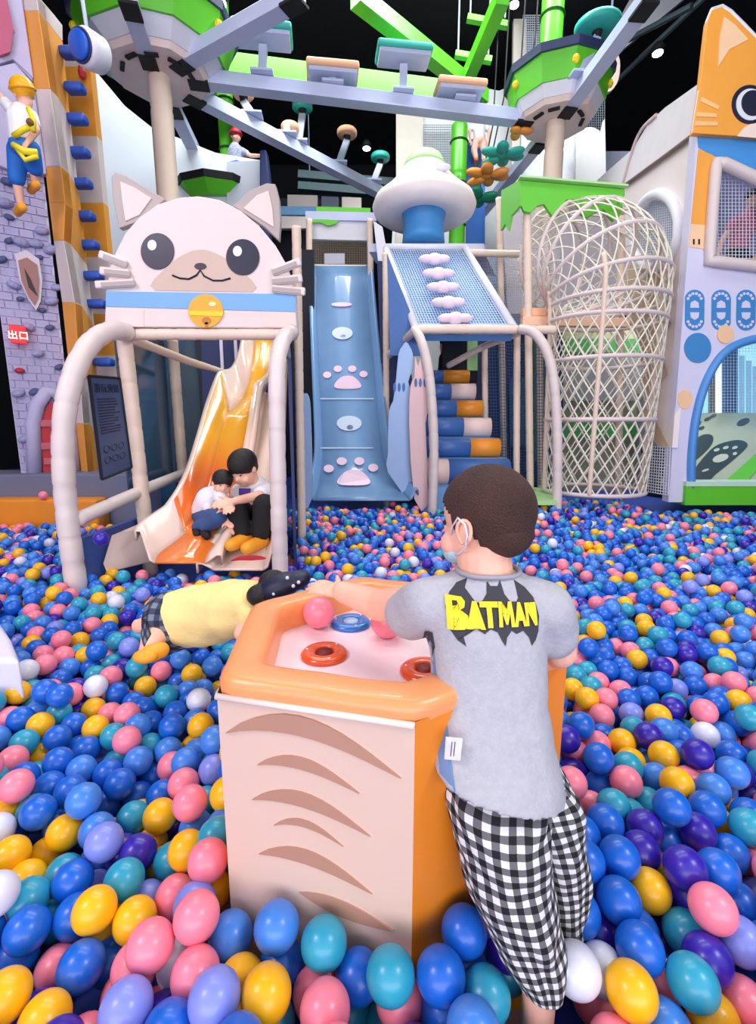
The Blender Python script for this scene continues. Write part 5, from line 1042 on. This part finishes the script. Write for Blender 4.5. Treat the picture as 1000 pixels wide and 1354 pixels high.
for i in range(6):
    a, b_ = hexv[i], hexv[(i + 1) % 6]; up = Vector((0, 0, 1)); n_o = (b_ - a).cross(up).normalized()
    n = 10; V = []; Fc = []
    for j in range(n + 1):
        for k in range(n + 1):
            p = a.lerp(b_, k / n); p.z = (TZ - .03) * j / n; bulge = (.003 if i == 0 else .012) * math.sin(math.pi * k / n) * math.sin(math.pi * min(1, j / n + .02)); V.append(p + n_o * bulge + Vector((0, 0, 0)))
    for j in range(n):
        for k in range(n): q = j * (n + 1) + k; Fc.append((q, q + 1, q + n + 2, q + n + 1))
    sp_ = O('side_panel', (V, Fc), crm if i in (0, 3) else osd, tb, smooth=True, label='cream side with brown stripes' if i == 0 else None)
    if i == 0:
        O('piping', tube([a + Vector((0, 0, TZ - .034)) + n_o * .003, b_ + Vector((0, 0, TZ - .034)) + n_o * .003], .006, 8), mat('piping_cream', (248, 228, 216), .4), sp_, smooth=True)
        A0 = pt(420, 1000, .74)
        for (x0, y0, x1, y1, top, th) in [(298, 970, 530, 1030, (398, 948), 26), (340, 1012, 475, 1050, (394, 1002), 16), (333, 1058, 490, 1107, (394, 1048), 20), (362, 1092, 454, 1120, (400, 1084), 10), (342, 1130, 492, 1183, (400, 1124), 20), (395, 1180, 520, 1232, (440, 1190), 22)]:
            up_ = []; lo_ = []
            for k in range(13):
                t_ = k / 12; x = x0 + (x1 - x0) * t_; base = y0 + (y1 - y0) * t_; bl = math.sin(math.pi * t_ ** .85)
                arch = (y0 + (y1 - y0) * .43 - top[1]) * 1.0; up_.append((x, base - arch * bl)); lo_.append((x, base - (arch - th * 1.0) * bl))
            P = up_ + lo_[-2:0:-1]
            O('stripe', prism([hit(x, y, a + n_o * .0045, n_o) for x, y in P], -n_o * .005), brownp, sp_)
# discs on the play surface
for x, y, m_, lb in ((429, 864, mat('disc_orange', (232, 92, 40), .2, coat=.5), 'glossy orange ring disc nearest the cream side of the table'), (562, 886, mat('disc_orange', (232, 92, 40)), 'glossy orange ring disc beside the boy in grey'), (464, 823, mat('disc_blue2', (36, 120, 206), .2, coat=.5), 'glossy blue ring disc near the pink balls')):
    c = ph(x, y, TZ - .061); r = .05
    t = thing('ring_disc', (c.x, c.y, TZ - .066), lb, 'disc', 'discs set in the play table')
    O('disc', lathe([(.052, -.004), (.053, .003), (.046, .009), (.03, .011), (.022, .008), (.02, .002)], Vector((c.x, c.y, TZ - .063)), 36), m_, t, smooth=True)
    O('hole', lathe([(.019, .0), (.019, .0065)], Vector((c.x, c.y, TZ - .061)), 24), mat('hole_dark', (120, 30, 16), .5) if x != 464 else mat('hole_pale', (190, 220, 246), .3), t, smooth=True)
    for k in range(3): aa = k * 2.1 + .9; O('screw', ell(Vector((c.x + .04 * math.cos(aa), c.y + .04 * math.sin(aa), TZ - .053)), (.003, .003, .0015), 8), white, t)

# pale corner block at the frame edge
O('soft_block', prism([ph(x, y, BZ + .1) for x, y in [(-60, 812), (0, 822), (14, 842), (26, 872), (-60, 872)]], (0, 0, -.16)), mat('block_lilac_white', (226, 222, 240), .5), label='pale lilac soft block corner lying among the balls', cat='block', bev=.02)

# ================================================================== BALLS
RB = .04
X0, X1, Y0, Y1 = -4.4, 4.4, .2, 6.05
def inside(p):
    x, y = p[:, 0], p[:, 1]; ok = (np.abs(x) < .86 * y + .42) & (y > .2)
    lim = np.full(len(p), 6.0); lim[x < -1.85] = 4.48; lim[(x > -1.85) & (x < -.183 * y - .02)] = 2.98
    lim[(x > -1.1) & (x < .45) & (x > -.183 * y - .02)] = 5.5; lim[(x >= .45) & (x < .95)] = 5.3; lim[x > 3.1] = 5.2
    return ok & (y < lim)
area_n = int(29.0 * 1.0)
pts = rng.uniform((X0, Y0, RB), (X1, Y1, BZ - RB + .012), size=(int((X1 - X0) * (Y1 - Y0) * 292), 3))
pts = pts[inside(pts)]; hv_dummy = 0
hv = np.array([(v.x, v.y) for v in hexv]); tc_ = hv.mean(0)
caps = [((.262, .63, 0), (.262, .64, .26), .045), ((.30, .755, 0), (.298, .76, .3), .04)]
caps += [((-1.76, 2.66, 0), (-1.76, 2.66, .5), .06), ((-.59, 2.78, 0), (-.59, 2.78, .5), .05), ((.6, 5.2, 0), (.6, 5.2, .5), .05), ((1.97, 5.25, 0), (1.97, 5.25, .5), .05)]
caps += [((pt(762, 1282, .655).x, pt(762, 1282, .655).y, 0), (0, 0, 0), .035)]
L0, L1 = pt(215, 835, 1.55), pt(335, 797, 1.52)
def push_out(p):
    d = np.full(len(p), 1e9); nx = np.zeros(len(p)); ny = np.zeros(len(p))
    best = np.full(len(p), -1e9)
    for i in range(6):
        a, b_ = hv[i], hv[(i + 1) % 6]; e = b_ - a; n = np.array([e[1], -e[0]]) / np.hypot(*e); s = (p[:, :2] - a) @ n - .012
        m_ = s > best; best[m_] = s[m_]; nx[m_] = n[0]; ny[m_] = n[1]
    k = best < RB; p[k, 0] += (RB - best[k]) * nx[k]; p[k, 1] += (RB - best[k]) * ny[k]
    for a, b_, r in caps:
        dx = p[:, 0] - a[0]; dy = p[:, 1] - a[1]; q = np.hypot(dx, dy) + 1e-9; k = q < RB + r; f = (RB + r - q[k]) / q[k]; p[k, 0] += dx[k] * f; p[k, 1] += dy[k] * f
    for c, r in (((L0 + L1) / 2, .12), (L0, .1), (L1, .08)):
        v = p - np.array(c)[None]; q = np.linalg.norm(v, axis=1) + 1e-9; k = q < RB + r; p[k] += v[k] * ((RB + r - q[k]) / q[k])[:, None]
def relax(p, it):
    cs_ = RB * 2; n = len(p)
    for t_ in range(it):
        ij = np.floor((p - np.array([X0 - 1, Y0 - 1, -.2])) / cs_).astype(int); D = np.array([260, 200, 8]); ij = np.clip(ij, 1, D - 2)
        key = (ij[:, 0] * D[1] + ij[:, 1]) * D[2] + ij[:, 2]; order = np.argsort(key, kind='stable'); ks = key[order]
        first = np.searchsorted(ks, ks); slot = np.arange(n) - first; tab = -np.ones((D.prod(), 4), int); ok = slot < 4; tab[ks[ok], slot[ok]] = order[ok]
        disp = np.zeros_like(p); cnt = np.zeros(n)
        for dx in (-1, 0, 1):
            for dy in (-1, 0, 1):
                for dz in (-1, 0, 1):
                    kk = ((ij[:, 0] + dx) * D[1] + ij[:, 1] + dy) * D[2] + ij[:, 2] + dz; nb_ = tab[kk]
                    for s_ in range(4):
                        j = nb_[:, s_]; v_ok = (j >= 0) & (j != np.arange(n)); i_ = np.nonzero(v_ok)[0]; jj = j[i_]
                        v = p[i_] - p[jj]; d = np.linalg.norm(v, axis=1) + 1e-9; h = d < cs_; i_ = i_[h]; v = v[h]; d = d[h]
                        np.add.at(disp, i_, v * ((cs_ - d) / d * .5)[:, None]); np.add.at(cnt, i_, 1)
        p += disp / np.maximum(1, cnt * .55)[:, None]
        p[:, 2] -= .0006
        p[:, 2] = np.clip(p[:, 2], RB, BZ - RB + .05); push_out(p)
    return p
pts = relax(pts, 85)
pts = pts[inside(pts) | (rng.random(len(pts)) < .0)]
# stray balls resting on things
extra = [((-1.0, 0, 0), 0)][:0]
BC = [('blue', (20, 100, 206), .31), ('sky_blue', (66, 134, 224), .14), ('teal', (44, 160, 190), .13), ('pink', (253, 136, 158), .165), ('yellow', (252, 188, 16), .125), ('indigo', (54, 34, 168), .08), ('periwinkle', (132, 146, 232), .04), ('white', (224, 226, 240), .03)]
BM_ = []
for nme, c, w in BC:
    m_ = mat('ball_' + nme, c, .34, .03, 3, coat=.15); BM_.append(m_)
cid = rng.choice(len(BC), size=len(pts), p=np.array([w for _, _, w in BC]) / sum(w for _, _, w in BC))
near = (pts[:, 1] < 1.15); lf = near & (pts[:, 0] < -.02); rt_ = near & (pts[:, 0] >= -.02)
for msk_, w_ in ((lf, [.12, .12, .13, .22, .19, .12, .07, .03]), (rt_, [.27, .07, .15, .2, .15, .09, .03, .04])):
    cid[msk_] = rng.choice(len(BC), size=int(msk_.sum()), p=np.array(w_) / sum(w_))
# which balls show largest
pr = np.array([proj(p) for p in pts]); sc_ = .3; Wd, Hd = 300, 406; buf = -np.ones((Hd, Wd), int); od = np.argsort(-pr[:, 2])
for i in od:
    x, y, z = pr[i]
    if z < .05: continue
    r = RB * F / z * sc_ * 1.15; cx, cy = x * sc_, y * sc_; x0, x1, y0, y1 = int(max(0, cx - r)), int(min(Wd, cx + r + 1)), int(max(0, cy - r)), int(min(Hd, cy + r + 1))
    if x0 >= x1 or y0 >= y1: continue
    yy, xx = np.mgrid[y0:y1, x0:x1]; msk = (xx - cx) ** 2 + (yy - cy) ** 2 <= r * r; buf[y0:y1, x0:x1][msk] = i
def blk(poly):   # area hidden by table and boy
    yy, xx = np.mgrid[0:Hd, 0:Wd]; ins = np.zeros((Hd, Wd), bool); P = [(a * sc_, b_ * sc_) for a, b_ in poly]
    for i in range(len(P)):
        (xa, ya), (xb, yb) = P[i - 1], P[i]; c_ = ((ya > yy) != (yb > yy)) & (xx < (xb - xa) * (yy - ya) / (yb - ya + 1e-9) + xa); ins ^= c_
    buf[ins] = -1
blk([(285, 890), (335, 797), (460, 760), (580, 765), (745, 850), (740, 950), (620, 1180), (540, 1225), (300, 1170)]); blk([(580, 615), (700, 615), (750, 850), (778, 1010), (778, 1240), (750, 1330), (700, 1320), (620, 1120), (575, 800)])
vis = np.bincount(buf[buf >= 0], minlength=len(pts)); top = set(np.argsort(-vis)[:298].tolist())
def ico(sub, r=RB):
    bm = bmesh.new(); bmesh.ops.create_icosphere(bm, subdivisions=sub, radius=r); V = np.array([v.co[:] for v in bm.verts]); Fc = np.array([[v.index for v in f.verts] for f in bm.faces]); bm.free(); return V, Fc
V4, F4 = ico(4); bme = []
for (nme, c, w), m_ in zip(BC, BM_):
    me = bpy.data.meshes.new('ball_' + nme); me.from_pydata(V4.tolist(), [], F4.tolist()); me.materials.append(m_); me.polygons.foreach_set('use_smooth', [True] * len(me.polygons)); bme.append(me)
def ball(p, k, label, group='loose plastic balls in the pit'):
    o = bpy.data.objects.new('ball', bme[k]); o.location = p; COL.objects.link(o); o['label'] = label; o['category'] = 'ball'
    if group: o['group'] = group
    return o
for i in top:
    nme = BC[cid[i]][0].replace('_', ' '); x, y, _z = pts[i]
    if y < .75 and abs(x) < .3: zl = 'in front of the striped side of the table'; 
    elif x >= .2 and y < 1.0: zl = 'beside the boy in gingham trousers'
    elif x < 0 and y < 1.2: zl = 'near the cream striped end of the table'
    elif x < 0: zl = 'near the child in the yellow shirt'
    else: zl = 'in the open pit beyond the orange side of the table'
    ball(pts[i], cid[i], '%s plastic ball %s' % (nme, zl), 'loose balls ' + zl)
rest = np.array([i for i in range(len(pts)) if i not in top])
def mass(name, idx, sub, label):
    V, Fc = ico(sub); n = len(idx); nv, nf = len(V), len(Fc)
    P = (pts[idx][:, None, :] + V[None]).reshape(-1, 3); FF = (Fc[None] + (np.arange(n) * nv)[:, None, None]).reshape(-1, 3)
    me = bpy.data.meshes.new(name); me.vertices.add(len(P)); me.vertices.foreach_set('co', P.ravel()); me.loops.add(FF.size); me.loops.foreach_set('vertex_index', FF.ravel())
    me.polygons.add(len(FF)); me.polygons.foreach_set('loop_start', np.arange(0, FF.size, 3)); me.polygons.foreach_set('loop_total', np.full(len(FF), 3))
    for m_ in BM_: me.materials.append(m_)
    me.polygons.foreach_set('material_index', np.repeat(cid[idx], nf)); me.polygons.foreach_set('use_smooth', np.ones(len(FF), bool)); me.update(calc_edges=True)
    o = bpy.data.objects.new(name, me); COL.objects.link(o); o['label'] = label; o['category'] = 'balls'; o['kind'] = 'stuff'; return o
zz = pr[rest][:, 2]; 
idx_all = rest
nearI = rest[zz < 3.2]; farI = rest[zz >= 3.2]
print('balls', len(pts), len(nearI), len(farI))
mass_objs = [mass('pit_balls', nearI, 3, 'mass of multicoloured plastic balls filling the pit around the table'), mass('pit_balls', farI, 2, 'mass of small looking multicoloured balls along the far pit edge')]
pc_ = ph(422, 811, TZ - .028); c = Vector((pc_.x, pc_.y, TZ - .026)); ball(c, 3, 'pink ball under the boy\'s outstretched hand on the table', None)
pc_ = ph(512, 823, TZ - .028); ball(Vector((pc_.x, pc_.y, TZ - .026)), 3, 'pink ball on the table beneath the boy\'s forearm', None)
ball(pt(762, 1282, .655), 7, 'greyish white ball against the heel of the boy in gingham trousers', None)
o = ball(ph(57, 655, .42), 3, 'pink ball lying on the orange pad below the brick wall', None)
o = ball(ph(134, 712, .46), 5, 'indigo ball resting against the padded frame beside the slide', None)
